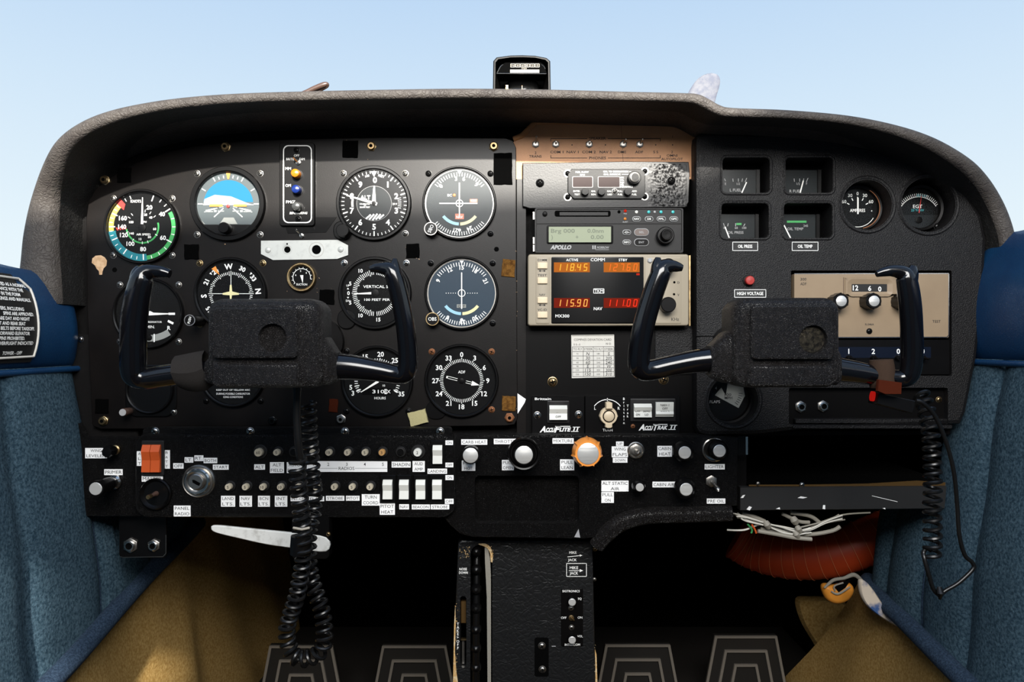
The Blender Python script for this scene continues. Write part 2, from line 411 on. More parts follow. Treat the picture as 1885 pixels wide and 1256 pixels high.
FLAP = spline([(1464, 1102), (1490, 1098), (1525, 1100), (1560, 1115), (1555, 1180), (1520, 1215), (1495, 1180), (1472, 1140)], 4, True)
def make_wall(side):
    s = 'left' if side < 0 else 'right'
    th = struct('wall_' + s, f'blue upholstered cabin side wall on the {s} with vinyl top and gold carpet below')
    ztop = .079 if side < 0 else .122
    zsplit = -.030 if side < 0 else -.022
    yf = .012                                       # the vinyl ends where the panel begins
    sg = -side
    def pipez(y): return (-.3215 + .19 * y) if side < 0 else (-.350 + .105 * y)
    # vinyl bolster: puffy, rounded over the sill
    def vin(u, v):
        y = lerp(-1.45, yf, 1 - (1 - u) ** 2.2); a = v
        z = lerp(zsplit, ztop, min(1, a / .8)); x = wallx(side, z)
        puff = .020 * math.sin(math.pi * min(1, max(0, (z - zsplit) / (ztop - zsplit)))) ** .6
        e = min(1., max(0., (yf - y) / .03)); puff *= math.sqrt(1 - (1 - e) ** 2)
        if a > .8:
            q = (a - .8) / .2; x += side * .07 * q; z += .004 * math.sin(q * 3.1)
        z -= .012 * (1 - e) ** 2 * (a > .3)
        z += .0022 * math.sin(y * 31) * (a > .55)
        return (x + sg * puff, y, z)
    th.add('vinyl_bolster', 'vinyl', lambda b: grid(b, 110, 30, vin), label='dark blue vinyl bolster along the window sill')
    seams = [-1.0, -.75, -.5, -.25, -.12, .008, .13, .24] if side < 0 else [-1.0, -.75, -.5, -.27, -.15, -.055, .035, .115, .21]
    yend = .29 if side < 0 else .185
    def fab(u, v):
        y = lerp(-1.45, yend, u)
        zt, zb = zsplit + .002, pipez(y)
        if y > .03: zt = min(zt, lerp(-.195, -.215, min(1, (y - .03) / .1)))
        z = lerp(zb, zt, v); x = wallx(side, z)
        d = min(abs(y - q) for q in seams)
        puff = .009 * (1 - math.exp(-d / .012)) + .004 * math.sin(v * math.pi) + .0015 * math.sin(z * 40 + y * 23)
        if y > yend - .05:
            e = (y - (yend - .05)) / .05; x += side * .03 * e * e; z += -.02 * e * e * v
        return (x + sg * puff, y, z)
    th.add('fabric_panel', 'fabric', lambda b: grid(b, 240, 40, fab), label='woven blue fabric panel with stitched channels')
    th.add('welt_bead', 'vinyl', lambda b: b.tube3([(wallx(side, zsplit) + sg * .008, lerp(-.9, yf - .004, i / 20), zsplit - .002) for i in range(21)], .0035, 10))
    def seamline(b):
        for q in seams:
            if q > yend: continue
            pts = []
            for i in range(20):
                p = fab((q + 1.45) / (yend + 1.45), i / 19); pts.append((p[0] + sg * .0004, p[1], p[2]))
            b.tube3(pts, .0012, 6)
    th.add('stitched_seam', 'pipingblue', seamline)
    def pipe(b):
        ys = [lerp(-.6, yend + (.0 if side < 0 else -.01), i / 30) for i in range(31)]
        b.tube3([(wallx(side, pipez(y)) + sg * (.012 if y < yend - .03 else .012 - .02 * (y - yend + .03) / .03), y, pipez(y) + .002 * math.sin(y * 20)) for y in ys], .011, 12)
    th.add('edge_piping', 'pipingblue', pipe, label='thick blue piping between fabric and carpet')
    cend = .69 if side < 0 else .33
    def car(u, v):
        y = lerp(-1.45, cend if side < 0 else lerp(.43, .205, v), u); zt = pipez(y) - .004 if y < yend else pipez(yend) - .004 + (y - yend) * (.10 if side < 0 else -.3)
        z = lerp(FLOOR, zt, v); x = wallx(side, z)
        p = .010 * math.sin(y * 9 + z * 6) + .012 * math.exp(-((y - .22) / .03) ** 2) * (1 - v * .6) * (side < 0) + .004 * math.sin(y * 37 + z * 11)
        return (x + sg * p, y, z)
    th.add('carpet_panel', 'carpet', lambda b: grid(b, 160, 30, car), label='gold carpet covering the lower side wall')
    if side > 0:
        th.add('carpet_flap', 'carpet', lambda b: b.raw([(W(px, py, .40)) for px, py in FLAP] + [(W(px, py, .40) + Vector((0, -.012, 0))) for px, py in inset(FLAP, 4)], [tuple(range(len(FLAP), 2 * len(FLAP)))] + [(i, (i + 1) % len(FLAP), len(FLAP) + (i + 1) % len(FLAP), len(FLAP) + i) for i in range(len(FLAP))]), label='darker carpet flap ahead of the side wall')
    # forward side of the footwell behind the fabric
    th.add('kick_panel', 'deep', lambda b: grid(b, 2, 2, lambda u, v: (side * .565, lerp(-.0, .72, u), lerp(FLOOR, .06, v))))
    return th, vin
wl, vin_l = make_wall(-1)
wr, vin_r = make_wall(1)
# operating placard sewn on the left vinyl
def placard(b):
    def f(u, v):
        y = lerp(-.34, -.081, u); z = lerp(-.022, .068, v); x = wallx(-1, z) + .021 * math.sin(math.pi * (z + .03) / .109) ** .6 + .0012
        if u > .95 and v > .85: z -= .012 * (u - .95) / .05
        return (x, y, z)
    grid(b, 14, 10, f)
pl = wl.add('placard', 'cardblack', placard, label='black operating limitations placard with white print')
def pborder(b):
    def at(y, z): return (wallx(-1, z) + .021 * math.sin(math.pi * (z + .03) / .109) ** .6 + .0018, y, z)
    for a, c in (((-.34, .066), (-.092, .064)), ((-.092, .064), (-.081, .054)), ((-.081, .054), (-.081, -.016)), ((-.081, -.016), (-.34, -.0205))):
        b.tube3([at(lerp(a[0], c[0], i / 10), lerp(a[1], c[1], i / 10)) for i in range(11)], .0012, 6)
wl.add('placard_border', 'paper', pborder, pl)
def ptext(b):
    L = ['THIS AIRPLANE MUST BE OPERATED AS A NORMAL', 'CATEGORY AIRPLANE IN COMPLIANCE WITH THE', 'OPERATING LIMITATIONS STATED IN THE FORM', 'OF PLACARDS, MARKINGS AND MANUALS.', '', 'NO ACROBATIC MANEUVERS, INCLUDING', 'SPINS ARE APPROVED.', 'FLIGHT CONDITIONS ARE DAY AND NIGHT', 'MUST BE FASTENED - FRONT AND REAR SEAT', 'BELTS BEFORE TAKEOFF.', 'SPIN RECOVERY - FORWARD ELEVATOR', 'INTENTIONAL SPINS PROHIBITED.', 'MAXIMUM MANEUVER/FLIGHT INDICATED', '', 'TOWER - OFF']
    for i, l in enumerate(L):
        if not l: continue
        v, f, x0, x1 = text_geo(l, .03); z0 = .058 - i * .0049; sc = .0032 / CAP; out = []
        for x, y in v:
            yy = -.088 - (i % 3) * .007 + (x - x1) * sc * .98; zz = z0 + y * sc - .003
            out.append((wallx(-1, zz) + .021 * math.sin(math.pi * max(.01, (zz + .03) / .109)) ** .6 + .0022, yy, zz))
        b.raw(out, f)
wl.add('lettering', 'print', ptext, pl, smooth=False)

# rear bulkhead out of view, top edge and added slit shaped to gate the sun
bk = struct('wall_back', 'unseen rear cabin bulkhead with top edge and slit shaped to gate the sun', y=-1.4)
def back(b):
    X = lambda x, z: (CX + x / bk.k, CY - z / bk.k)
    outer = [X(*p) for p in ((-1, FLOOR), (1, FLOOR), (1, 1.1), (.6, .95), (.473, .80), (.38, .734), (-.32, .68), (-1, .64))]
    sun_slit = [X(*p) for p in ((-.350, .16), (-.328, .12), (-.285, .09), (-.278, .185), (-.30, .205), (-.312, .185), (-.314, .262), (-.322, .295), (-.350, .30))]
    b.plate(outer, [sun_slit], -10, 10)
bk.add('sun_gate_panel', 'liner', back)

# windshield
ws = struct('window_1', 'clear curved windshield in front of the dashboard')
def shield(b):
    def f(u, v):
        a = math.radians(lerp(-90, 90, u)); q = v ** .8
        return (lerp(.635, .42, q) * math.sin(a), -.72 + lerp(1.35, .55, q) * math.cos(a), lerp(.075, .74, v))
    grid(b, 48, 12, f)
ws.add('windshield_pane', 'canopy_glass', shield)

# ================================================================== DASHBOARD
YB, YP, YS, YC, YR = .012, -.004, -.030, -.020, -.020
# glareshield: outer silhouette and inner lip, traced at the lip
OUT = [(36, 560), (38, 520), (42, 480), (47, 430), (60, 368), (82, 303), (108, 258), (150, 226), (205, 204), (280, 188), (360, 178), (450, 172), (560, 168.5), (700, 165.5), (850, 163.5), (1000, 165), (1150, 169), (1255, 171.5), (1285, 174), (1305, 183), (1325, 194), (1350, 199), (1450, 203), (1560, 213), (1650, 231), (1720, 255), (1780, 290), (1815, 324), (1843, 368), (1861, 412), (1869, 450), (1873, 500), (1874, 540)]
INN = [(116, 560), (114, 520), (111, 480), (109, 430), (111, 370), (117, 322), (130, 280), (160, 249), (212, 225), (282, 207), (362, 196), (452, 189), (562, 185.5), (700, 183), (850, 181), (1000, 182), (1150, 185), (1250, 188), (1278, 191), (1296, 199), (1318, 210), (1345, 215), (1448, 218), (1556, 228), (1642, 248), (1708, 275), (1762, 310), (1794, 342), (1817, 382), (1833, 422), (1840, 456), (1843, 500), (1844, 540)]
def lipdepth(px, py):
    t = min(1, max(0, (py - 190) / 200)); t = t * t * (3 - 2 * t)
    return lerp(-.10, -.032, t)
gs = Thing('glareshield', 'black padded leather glareshield hood arching over the whole instrument panel', 'dashboard', CX, 175, -.05)
OS = spline(OUT, 5); IS = spline(INN, 5)
gsl = gs.o.location
def hood(b):
    rows = []
    N = len(OS)
    def row(fn): return [tuple(fn(i) - gsl) for i in range(N)]
    def o_(i, d=0): return W(*OS[i], lipdepth(*OS[i]) + d)
    def i_(i, d=0): return W(*IS[i], lipdepth(*OS[i]) + d)
    def fwd(v, y, dz=0):
        return Vector((v.x, y, v.z + dz))
    # rounded lip cross-section between the outer and inner curve
    def sec(i, a):
        o, n = o_(i), i_(i); c = (o + n) / 2; h = (o - n) / 2
        return c + h * math.cos(a) + Vector((0, -1, 0)) * h.length * .75 * math.sin(a)
    rows.append(row(lambda i: Vector((o_(i).x * .95, .12, o_(i).z - .03))))
    rows.append(row(lambda i: Vector((o_(i).x * .99, .02, o_(i).z - .006))))
    for q in range(0, 9): rows.append(row(lambda i, q=q: sec(i, math.pi * q / 8)))
    b.loft(rows, closed=False)
gs.add('padded_lip', 'hood', hood, label='worn grey brown leather lip of the hood')
def back_edge(i):
    v = W(*IS[i], lipdepth(*OS[i])); t = min(1, max(0, (330 - IS[i][1]) / 120))
    return Vector((v.x * (1 + .01 * t), .012, v.z + .014 * t))
def hood_under(b):
    N = len(IS)
    A = [tuple(W(*IS[i], lipdepth(*OS[i])) - gsl) for i in range(N)]
    B = [tuple(back_edge(i) - gsl) for i in range(N)]
    M = [tuple((Vector(p) + Vector(q)) / 2) for p, q in zip(A, B)]
    b.loft([A, M, B], closed=False)
gs.add('hood_underside', 'hood_in', hood_under, label='dark underside of the hood')

# backing dash behind all panels
db = Thing('dashboard_backing', 'black backing board of the dashboard behind the panels', 'dashboard', CX, 500, YB)
db.add('backing_board', 'dash', lambda b: b.plate([(CX + back_edge(i).x / K(YB), CY - (back_edge(i).z + .002) / K(YB)) for i in range(12, len(IS) - 12)] + [(1822, 560), (1812, 660), (1788, 800), (1380, 803), (1370, 805), (118, 805), (114, 560)], [], -4, 0))
db.add('side_board', 'dash', lambda b: b.prism(rr(118, 614, 260, 808, 5), [(0, 0), (0, 7), (1.5, 8)]))
screw(db, 156, 625, 5, 8, 'chrome'); screw(db, 178, 686, 2.4, 8, 'brass')

# ---------------------------------------------------------------- left instrument plate
ip = Thing('instrument_panel', 'worn black metal flight instrument panel plate on the left', 'instrument panel', 555, 520, YP)
PLATE = [(170, 784), (166, 700), (160, 560), (159, 400), (163, 372), (176, 348), (205, 326), (250, 300), (310, 279), (370, 267), (440, 260), (540, 256), (700, 253), (860, 254), (930, 254), (944, 259), (950, 272), (951, 500), (953, 770), (947, 782), (930, 784), (600, 788), (400, 790), (185, 790)]
ip.add('panel_plate', 'paint', lambda b: b.prism(PLATE, [(0, -6), (0, -.6), (1.0, 0)]))
for px, py in ((194, 332), (416, 271), (684, 270), (909, 270), (191, 775)): screw(ip, px, py, 7.5, 0, 'brass', 'bolt', style='bolt')
screw(ip, 938, 769, 7.5, 0, 'rust', 'bolt', style='bolt'); screw(ip, 628, 772, 7.5, 0, 'steel', 'bolt', style='bolt'); screw(ip, 502, 775, 7, 0, 'satin', 'bolt', style='bolt')
def patch(px, py, wd, ht, m, name, rot=0, hh=1.6, lab=None):
    a = math.radians(rot); c, s_ = math.cos(a), math.sin(a); P4 = []
    for i in range(20):
        t = i / 20 * 4; e = int(t); q = t - e
        x, y = [(-1 + 2 * q, -1), (1, -1 + 2 * q), (1 - 2 * q, 1), (-1, 1 - 2 * q)][e]
        x = x * wd / 2 + R.uniform(-.6, .6); y = y * ht / 2 + R.uniform(-.6, .6); P4.append((px + x * c - y * s_, py + x * s_ + y * c))
    o = ip.add(name, m, lambda b: b.prism(P4, [(0, 0), (0, hh * .7), (.8, hh)]))
    if lab: o['label'] = lab
for px, py, wd, ht in ((229, 323, 25, 27), (645, 275, 28, 31), (926, 311, 34, 58), (353, 464, 26, 27), (760, 462, 24, 26), (602, 547, 27, 27), (188, 748, 24, 26)): patch(px, py, wd, ht, 'velcro', 'velcro_patch')
patch(936, 494, 24, 32, 'velcro_brown', 'velcro_patch', 4); patch(937, 743, 25, 27, 'velcro_brown', 'velcro_patch', 2); patch(614, 747, 16, 24, 'strapedge', 'velcro_patch', 2)
patch(770, 769, 34, 26, 'foam', 'foam_pad', -14, 4, 'square of yellow foam')
CHIP = [(170, 476), (176, 471), (186, 470), (193, 474), (197, 480), (196, 489), (191, 494), (189, 500), (188, 506), (183, 506), (182, 499), (178, 495), (175, 489), (169, 484)]
ip.add('chipped_paint', 'chip', lambda b: b.prism(CHIP, [(0, -.2), (0, .15)]), label='tan patch of chipped paint')
def scuffs(b):
    for i in range(46):
        px, py = R.choice([(R.uniform(165, 945), R.uniform(260, 785)), (R.uniform(630, 680), R.uniform(258, 295)), (R.uniform(950, 952), R.uniform(400, 780)), (R.uniform(575, 625), R.uniform(530, 570)), (R.uniform(525, 590), R.uniform(485, 540)), (R.uniform(745, 790), R.uniform(452, 480))])
        pts = [(px + R.uniform(-1.6, 1.6), py + R.uniform(-1.2, 1.2)) for _ in range(3)]; b.flat(pts, .12)
ip.add('paint_scuffs', 'chip', scuffs, smooth=False)
for px, py, r in ((914, 459, 4.5), (211, 497, 4.5), (437, 401, 3)): ip.add('drilled_hole', 'deep', lambda b: b.flat(circ(px, py, r, 16), .1))
pt = Thing('paper_scrap', 'small white paper triangle stuck at the right edge of the instrument panel', 'paper', 958, 744, YP + .001)
pt.add('paper_sheet', 'tape', lambda b: b.prism([(952, 724), (968, 735), (966, 741), (953, 762)], [(0, -.4), (0, .1)]))

# ---------------------------------------------------------------- lower left panels
sp = Thing('side_subpanel', 'small black leather subpanel with primer and wing leveler at far left', 'control panel', 203, 880, -.014)
sp.add('subpanel_board', 'leather', lambda b: b.prism(rr(150, 806, 262, 951, 6), [(0, -14), (0, -1.2), (1.6, 0)]))
sp.add('board_side', 'leather', lambda b: b.prism([(142, 780), (156, 806), (156, 948), (150, 950), (140, 880)], [(0, -10), (0, -2)]))
tape(sp, 157, 825, 197, 844, ['WING', 'LEVELER']); tape(sp, 192, 864, 226, 875, ['PRIMER'])
sw = Thing('switch_panel', 'raised black leather switch panel with white tape labels below the flight instruments', 'control panel', 543, 875, YS)
sw.add('panel_board', 'leather', lambda b: b.prism(rr(246, 798, 838, 955, 26), [(0, -26), (0, -5), (1.5, -2.2), (4.5, -.6), (9, 0)]))
for x in (283, 459, 634, 810): screw(sw, x, 806 - 11, 6.5, -4, 'chrome')
sw.add('top_lip', 'leather', lambda b: b.prism(rr(258, 789, 830, 806, 6), [(0, -20), (0, -6), (2, -4)]))
for a in ((252, 831, 262, 858, ['A', 'L', 'T']), (301, 829, 313, 863, ['B', 'A', 'T', 'T'])): tape(sw, *a)
for a in ((261, 876, 300, 887, ['MASTER']), (320, 931, 351, 951, ['PANEL', 'RADIO']), (319, 853, 338, 863, ['OFF']), (340, 842, 356, 852, ['LT.']), (358, 838.5, 374.5, 849, ['RT.']), (375, 843, 400, 853, ['BOTH']), (392, 855.5, 421, 865, ['START']),
          (468, 855, 488, 865, ['ALT']), (497, 851, 523, 871, ['ALT', 'FIELD']), (528, 851, 556, 871, ['AUTO', 'PILOT']), (721, 850, 756, 861, ['SHADIN']), (759.5, 849, 782, 869, ['AUD', 'AMP']),
          (407, 913, 433, 933, ['LAND', 'LTS.']), (441, 913, 464, 933, ['NAV', 'LTS.']), (475, 913, 497, 933, ['BCN', 'LTS.']), (506, 913, 529, 933, ['INT', 'LTS.']), (535, 914, 563, 923, ['INT.CM']), (569, 914, 597, 923, ['FLAPS']), (600, 913, 634, 922, ['STROBE']), (637, 913, 662, 922, ['PITOT']), (666, 910, 699, 931, ['TURN', 'COORD']),
          (699, 927, 727, 948, ['PITOT', 'HEAT']), (735, 928.5, 753, 938, ['NAV']), (758, 929, 791.5, 938, ['BEACON']), (793, 929, 827, 938, ['STROBE']), (787, 863, 823, 872.5, ['LANDING']),
          (820, 811, 834, 819.5, ['ON']), (820, 852, 834.5, 860.5, ['OFF']), (820, 875, 835, 884, ['ON']), (819, 918.5, 835, 928, ['OFF'])): tape(sw, *a)
rb = sw.add('label_tape', 'tape', lambda b: b.prism([(566, 849), (713, 849.5), (713, 869), (564, 869)], [(0, -.2), (0, .3)]), smooth=False)
def radl(b):
    for i, x in enumerate((577, 604.5, 638.5, 671.5, 705)): b.text('12345'[i], x, 855, 5.6, .45, bold=.01)
    b.text('RADIOS', 638, 862.5, 5.4, .45, fit=29, bold=.012)
    for x0, x1 in ((568, 622), (654, 712)):
        x = x0
        while x < x1 - 1: b.line(x, 862.5, x + 1.9, 862.5, .7, .45); x += 2.7
sw.add('lettering', 'ink', radl, rb, smooth=False)

# ---------------------------------------------------------------- centre lower panel
cp = Thing('throttle_panel', 'black leather centre panel holding throttle, mixture and cabin knobs', 'control panel', 1090, 890, YC)
CPO = [(836, 800), (1290, 800), (1360, 806), (1358, 932), (1250, 934), (1180, 938), (1148, 952), (1122, 975), (1100, 990), (1075, 993), (870, 990), (846, 984), (830, 970), (814, 952), (816, 880)]
cp.add('panel_board', 'leather', lambda b: b.plate(CPO, [list(reversed(rr(874, 876, 1066, 964, 9)))], -14, 0, 5))
cp.add('recessed_tray', 'leather', lambda b: (b.prism(rr(870, 872, 1070, 968, 9), [(0, -16), (0, -12)]), b.raw(*([], []))), label='shallow recessed tray pressed into the panel')
def roll(b):
    b.wtube([(1100, 1008, -8, 15), (1115, 985, -4, 17), (1145, 962, -2, 17), (1190, 950, -1, 16), (1260, 948, -1, 15), (1346, 945, -1, 15)], 0, 8, 16)
cp.add('padded_roll', 'hubskin', roll, label='padded black leather roll along the lower edge')
for a in ((849, 809, 897, 819, ['CARB HEAT']), (850, 848, 875, 867, ['PULL', 'HOT']), (909, 808, 954, 818, ['THROTTLE']), (924, 847, 946, 866, ['PULL', 'OPEN']), (1017, 807, 1056, 817, ['MIXTURE']), (1031, 846, 1057, 866, ['PULL', 'LEAN']),
          (1134, 813, 1148, 821.5, ['UP']), (1126, 822, 1156, 842, ['WING', 'FLAPS']), (1128, 843, 1155, 852, ['DOWN']), (1210, 821, 1237, 841, ['CABIN', 'HEAT']), (1297, 854.5, 1334, 864.5, ['LIGHTER']), (1107, 885, 1157, 905, ['ALT STATIC', 'AIR']), (1107, 906, 1130, 926, ['PULL', 'ON']), (1201, 887, 1243, 897.5, ['CABIN AIR']), (1301, 918, 1335, 927.5, ['PRE OIL'])): tape(cp, *a)
cp.add('silver_sliver', 'silvertape', lambda b: b.flat([(1057, 989), (1065, 974), (1068, 990)], .3))
# ================================================================== FLIGHT INSTRUMENTS
def gauge(name, label, cx, cy, Ro, rf, face='dial', y=YP, so=55, scr='satin', group='round flight instruments on the left panel', screws=(1, 1, 1, 1), hb=5.5, bez='satin'):
    th = Thing(name, label, 'gauge', cx, cy, y, group)
    th.add('bezel', bez, lambda b: b.lathe(cx, cy, [(Ro, -1), (Ro, hb - 1.4), (Ro - 1.6, hb), (rf + 2.5, hb), (rf + .6, hb - 1), (rf, .6)], 56))
    th.add('dial_face', face, lambda b: b.flat(circ(cx, cy, rf + .5, 56), .8), smooth=False)
    for (sx, sy), on in zip(((-1, -1), (1, -1), (1, 1), (-1, 1)), screws):
        if on: screw(th, cx + sx * so, cy + sy * so * .97, 5.2, 0, scr)
    th.add('glass', 'glass', lambda b: b.flat(circ(cx, cy, rf + .2, 56), hb - 1.5), smooth=False)
    return th
def needle(th, cx, cy, r, a, wd, tail=0, h=2.2, name='needle', m='needle', tip=True):
    def f(b):
        p = polar(cx, cy, r, a); q = polar(cx, cy, -tail, a); n = polar(0, 0, wd / 2, a + 90); n2 = (n[0] * .3, n[1] * .3) if tip else n
        b.prism([(q[0] + n[0], q[1] + n[1]), (q[0] - n[0], q[1] - n[1]), (p[0] - n2[0], p[1] - n2[1]), (p[0] + n2[0], p[1] + n2[1])], [(0, h - .3), (0, h)])
    return th.add(name, m, f, smooth=False)
def hubcap(th, cx, cy, r, m='black', h=2.6): return th.add('needle_hub', m, lambda b: b.lathe(cx, cy, [(r, 1), (r, h), (r * .7, h + .3)], 18))
def knob(th, px, py, r, h, m='satin', name='knob', lobes=None, cap=None, capr=.6, n=24):
    o = th.add(name, m, lambda b: b.lathe(px, py, [(r * .9, 0), (r, 1), (r, h - 1), (r * .9, h)], n, lobes))
    if cap: th.add('knob_cap', cap, lambda b: b.lathe(px, py, [(r * capr, h - .1), (r * capr, h + .4), (r * capr * .85, h + .6)], 24), o)
    return o

# airspeed
x, y = 263, 418
g = gauge('airspeed_indicator', 'airspeed indicator with green, yellow and teal arcs and KNOTS on the dial', x, y, 69, 63, so=54, scr='steel')
def f(b):
    b.ring(x, y, 53.5, 61, 1.0, 62, 172); b.ring(x, y, 28, 31, 1.0, 75, 262)
g.add('green_arc', 'green', f, smooth=False)
g.add('yellow_arc', 'yellow', lambda b: b.ring(x, y, 53, 62, 1.0, 262, 318), smooth=False)
g.add('teal_arc', 'teal', lambda b: b.ring(x, y, 50, 63.2, .95, 172, 262), smooth=False)
def f(b):
    b.flat([polar(x, y, 46, 312), polar(x, y, 62, 312), polar(x, y, 63, 322), polar(x, y, 52, 323)], 1.2)
    for i in range(4): b.line(*polar(x, y, 30 + i * 5, 263 - 1), *polar(x, y, 33 + i * 5, 268), 2.4, 1.2)
g.add('red_mark', 'markred', f, smooth=False)
def f(b):
    for i, v in enumerate((20, 40, 60, 80, 100, 120, 140, 160)):
        a = (20, 57, 118, 178, 215, 246, 270, 294)[i]; rr_ = (38, 43, 43, 41, 38, 37, 37, 39)[i]
        b.text(str(v), *polar(x, y, rr_, a), 7.6, 1.3, bold=.02)
        b.line(*polar(x, y, 50, a), *polar(x, y, 61, a), 2.0, 1.3)
    for a in (35, 47, 75, 90, 104, 133, 148, 163, 190, 200, 225, 235, 254, 262, 278, 286, 302, 310, 328, 338): b.line(*polar(x, y, 55, a), *polar(x, y, 61, a), 1.3, 1.3)
    b.text('KNOTS', x - 12, y - 47, 5, 1.3, fit=19); b.text('AIR SPEED', x + 2, y + 14, 3.6, 1.3, fit=26)
    for st, a in (('20', 15), ('40', 42), ('60', 100), ('80', 145), ('10', 190), ('140', 238), ('180', 293)): b.text(st, *polar(x, y, 23 if a not in (293,) else 22, a), 4.2, 1.3)
    for a in (10, 30, 50, 120, 160, 180, 215, 250, 305, 320): b.line(*polar(x, y, 27, a), *polar(x, y, 32, a), 1, 1.3)
    b.text('MPH', x + 3, y - 9, 3.4, 1.3)
g.add('dial_markings', 'print', f, smooth=False)
needle(g, x, y, 54, 1, 4.6, 0); hubcap(g, x, y + 2, 7)

# attitude
x, y = 421, 376
g = gauge('attitude_indicator', 'attitude indicator with blue sky and dark ground halves and orange index', x, y, 69, 58, 'earth', so=58, scr='steel')
def f(b):
    b.flat(circ(x, y + 2, 46, 40, -83, 83), 1.0)
g.add('sky_half', 'skyblue', f, smooth=False)
g.add('horizon_haze', 'palegrey', lambda b: b.flat([(x - 46, y + 1), (x - 44, y - 9), (x - 25, y - 17), (x + 5, y - 14), (x + 32, y - 3), (x + 44, y + 1)], 1.15), smooth=False)
g.add('lower_mask', 'palegrey', lambda b: (b.flat([(x - 57, y + 22), (x - 43, y + 37), (x - 47, y + 37)], 1.1), b.flat([(x - 16, y + 37), (x - 8, y + 25), (x + 10, y + 25), (x + 17, y + 37)], 1.3), b.flat([(x + 57, y + 22), (x + 43, y + 37), (x + 47, y + 37)], 1.1)), smooth=False)
g.add('lower_cover', 'satin', lambda b: b.prism(circ(x, y, 58, 30, 131, 229), [(0, .8), (0, 2.2)]), smooth=False, label='black lower segment of the bezel')
def f(b):
    for a in (-60, -30, -20, -10, 10, 20, 30, 60): b.line(*polar(x, y, 48, a), *polar(x, y, 56 if abs(a) >= 30 else 53, a), 1.6, 1.3)
    for a in (-90, 90): b.line(*polar(x, y, 47, a), *polar(x, y, 56, a), 1.6, 1.3)
    b.line(x - 46, y + 1.5, x + 46, y + 1.5, 1.3, 1.3)
    for s in (-1, 1):
        b.line(x + s * 9, y + 8, x + s * 26, y + 24, 1.7, 1.35); b.line(x + s * 12, y + 5, x + s * 44, y + 15, 1, 1.35); b.line(x + s * 9, y + 5, x + s * 42, y + 12, .9, 1.35)
        b.line(x + s * 8, y + 13, x + s * 19, y + 13, 1, 1.35); b.line(x + s * 28, y + 14, x + s * 40, y + 14, 1, 1.35); b.text('20', x + s * 24, y + 13, 3.6, 1.35)
    b.text('10 --- 10', x, y - 8, 3, 1.35, fit=20)
g.add('dial_markings', 'print', f, smooth=False)
def f(b):
    b.flat([(x - 4, y - 57), (x + 4, y - 57), (x + 1.5, y - 46), (x - 1.5, y - 46)], 1.4)
    for s in (-1, 1): b.prism([(x + s * 10, y + 1), (x + s * 34, y + 1), (x + s * 34, y + 5), (x + s * 10, y + 5)], [(0, 1.4), (0, 2)])
g.add('aircraft_symbol', 'orange', f, smooth=False); g.add('symbol_centre', 'markred', lambda b: b.lathe(x, y + 4, [(3, 1.4), (3, 2.2), (1, 2.4)], 12))
knob(g, x - 2, y + 46, 10, 13, 'satin', 'setting_knob')

# altimeter
x, y = 689, 375
g = gauge('altimeter', 'altimeter with white pointers and striped window beside the marker beacon panel', x, y, 69, 61, so=57, scr='steel')
g.add('centre_disc', 'dialgrey', lambda b: b.flat(circ(x, y, 32, 40), .95), smooth=False)
def f(b):
    for i in range(10): b.text(str(i), *polar(x, y, 43, i * 36 + (2 if i == 0 else 0)), 10, 1.3, bold=.03)
    b.ticks(x, y, 55, 60, 0, 352.8, 49, 1.2, 1.2); b.ticks(x, y, 51, 60, 0, 324, 9, 2.2, 1.25)
    b.flat([(x - 6, y - 59), (x + 5, y - 59), (x, y - 49)], 1.4)
    b.arctext('100', x, y, 52, -14, 4, 1.3); b.arctext('FEET', x, y, 52, 15, 4, 1.3); b.text('ALT', x - 16, y - 11, 7, 1.35)
    b.text('CALIBRATED', x - 17, y + 1, 2.4, 1.3, fit=19); b.text('20,000 FEET', x - 17, y + 7, 2.6, 1.3, fit=19); b.text('TO', x - 17, y + 4, 2.2, 1.3)
    for i in range(5): b.line(x - 15 + i * 6, y + 31 - abs(i - 2) * 1.3, x - 6 + i * 6, y + 19 + abs(i - 2) * .8, 3, 1.3)
    b.ticks(x, y, 38, 42, 262, 282, 8, .9, 1.3); b.ticks(x, y, 44, 50, 78, 100, 5, .9, 1.3); b.text('29.9', x + 38, y + 1, 3.4, 1.3)
g.add('dial_markings', 'print', f, smooth=False)
g.add('stripe_ring', 'greyprint', lambda b: b.ring(x, y, 31.8, 32.3, 1.1), smooth=False)
needle(g, x, y, 32, 1, 8, 2, 2.6, 'short_pointer'); needle(g, x, y, 52, 286, 5.5, 6, 2.9, 'long_pointer'); hubcap(g, x, y, 4, h=3.2)
g.add('knob_boss', 'satin', lambda b: b.prism(rr(615, 408, 648, 442, 14), [(0, -.5), (0, 3.5), (1.5, 4.5)])); knob(g, 635, 427, 12, 13, 'satin', 'setting_knob')

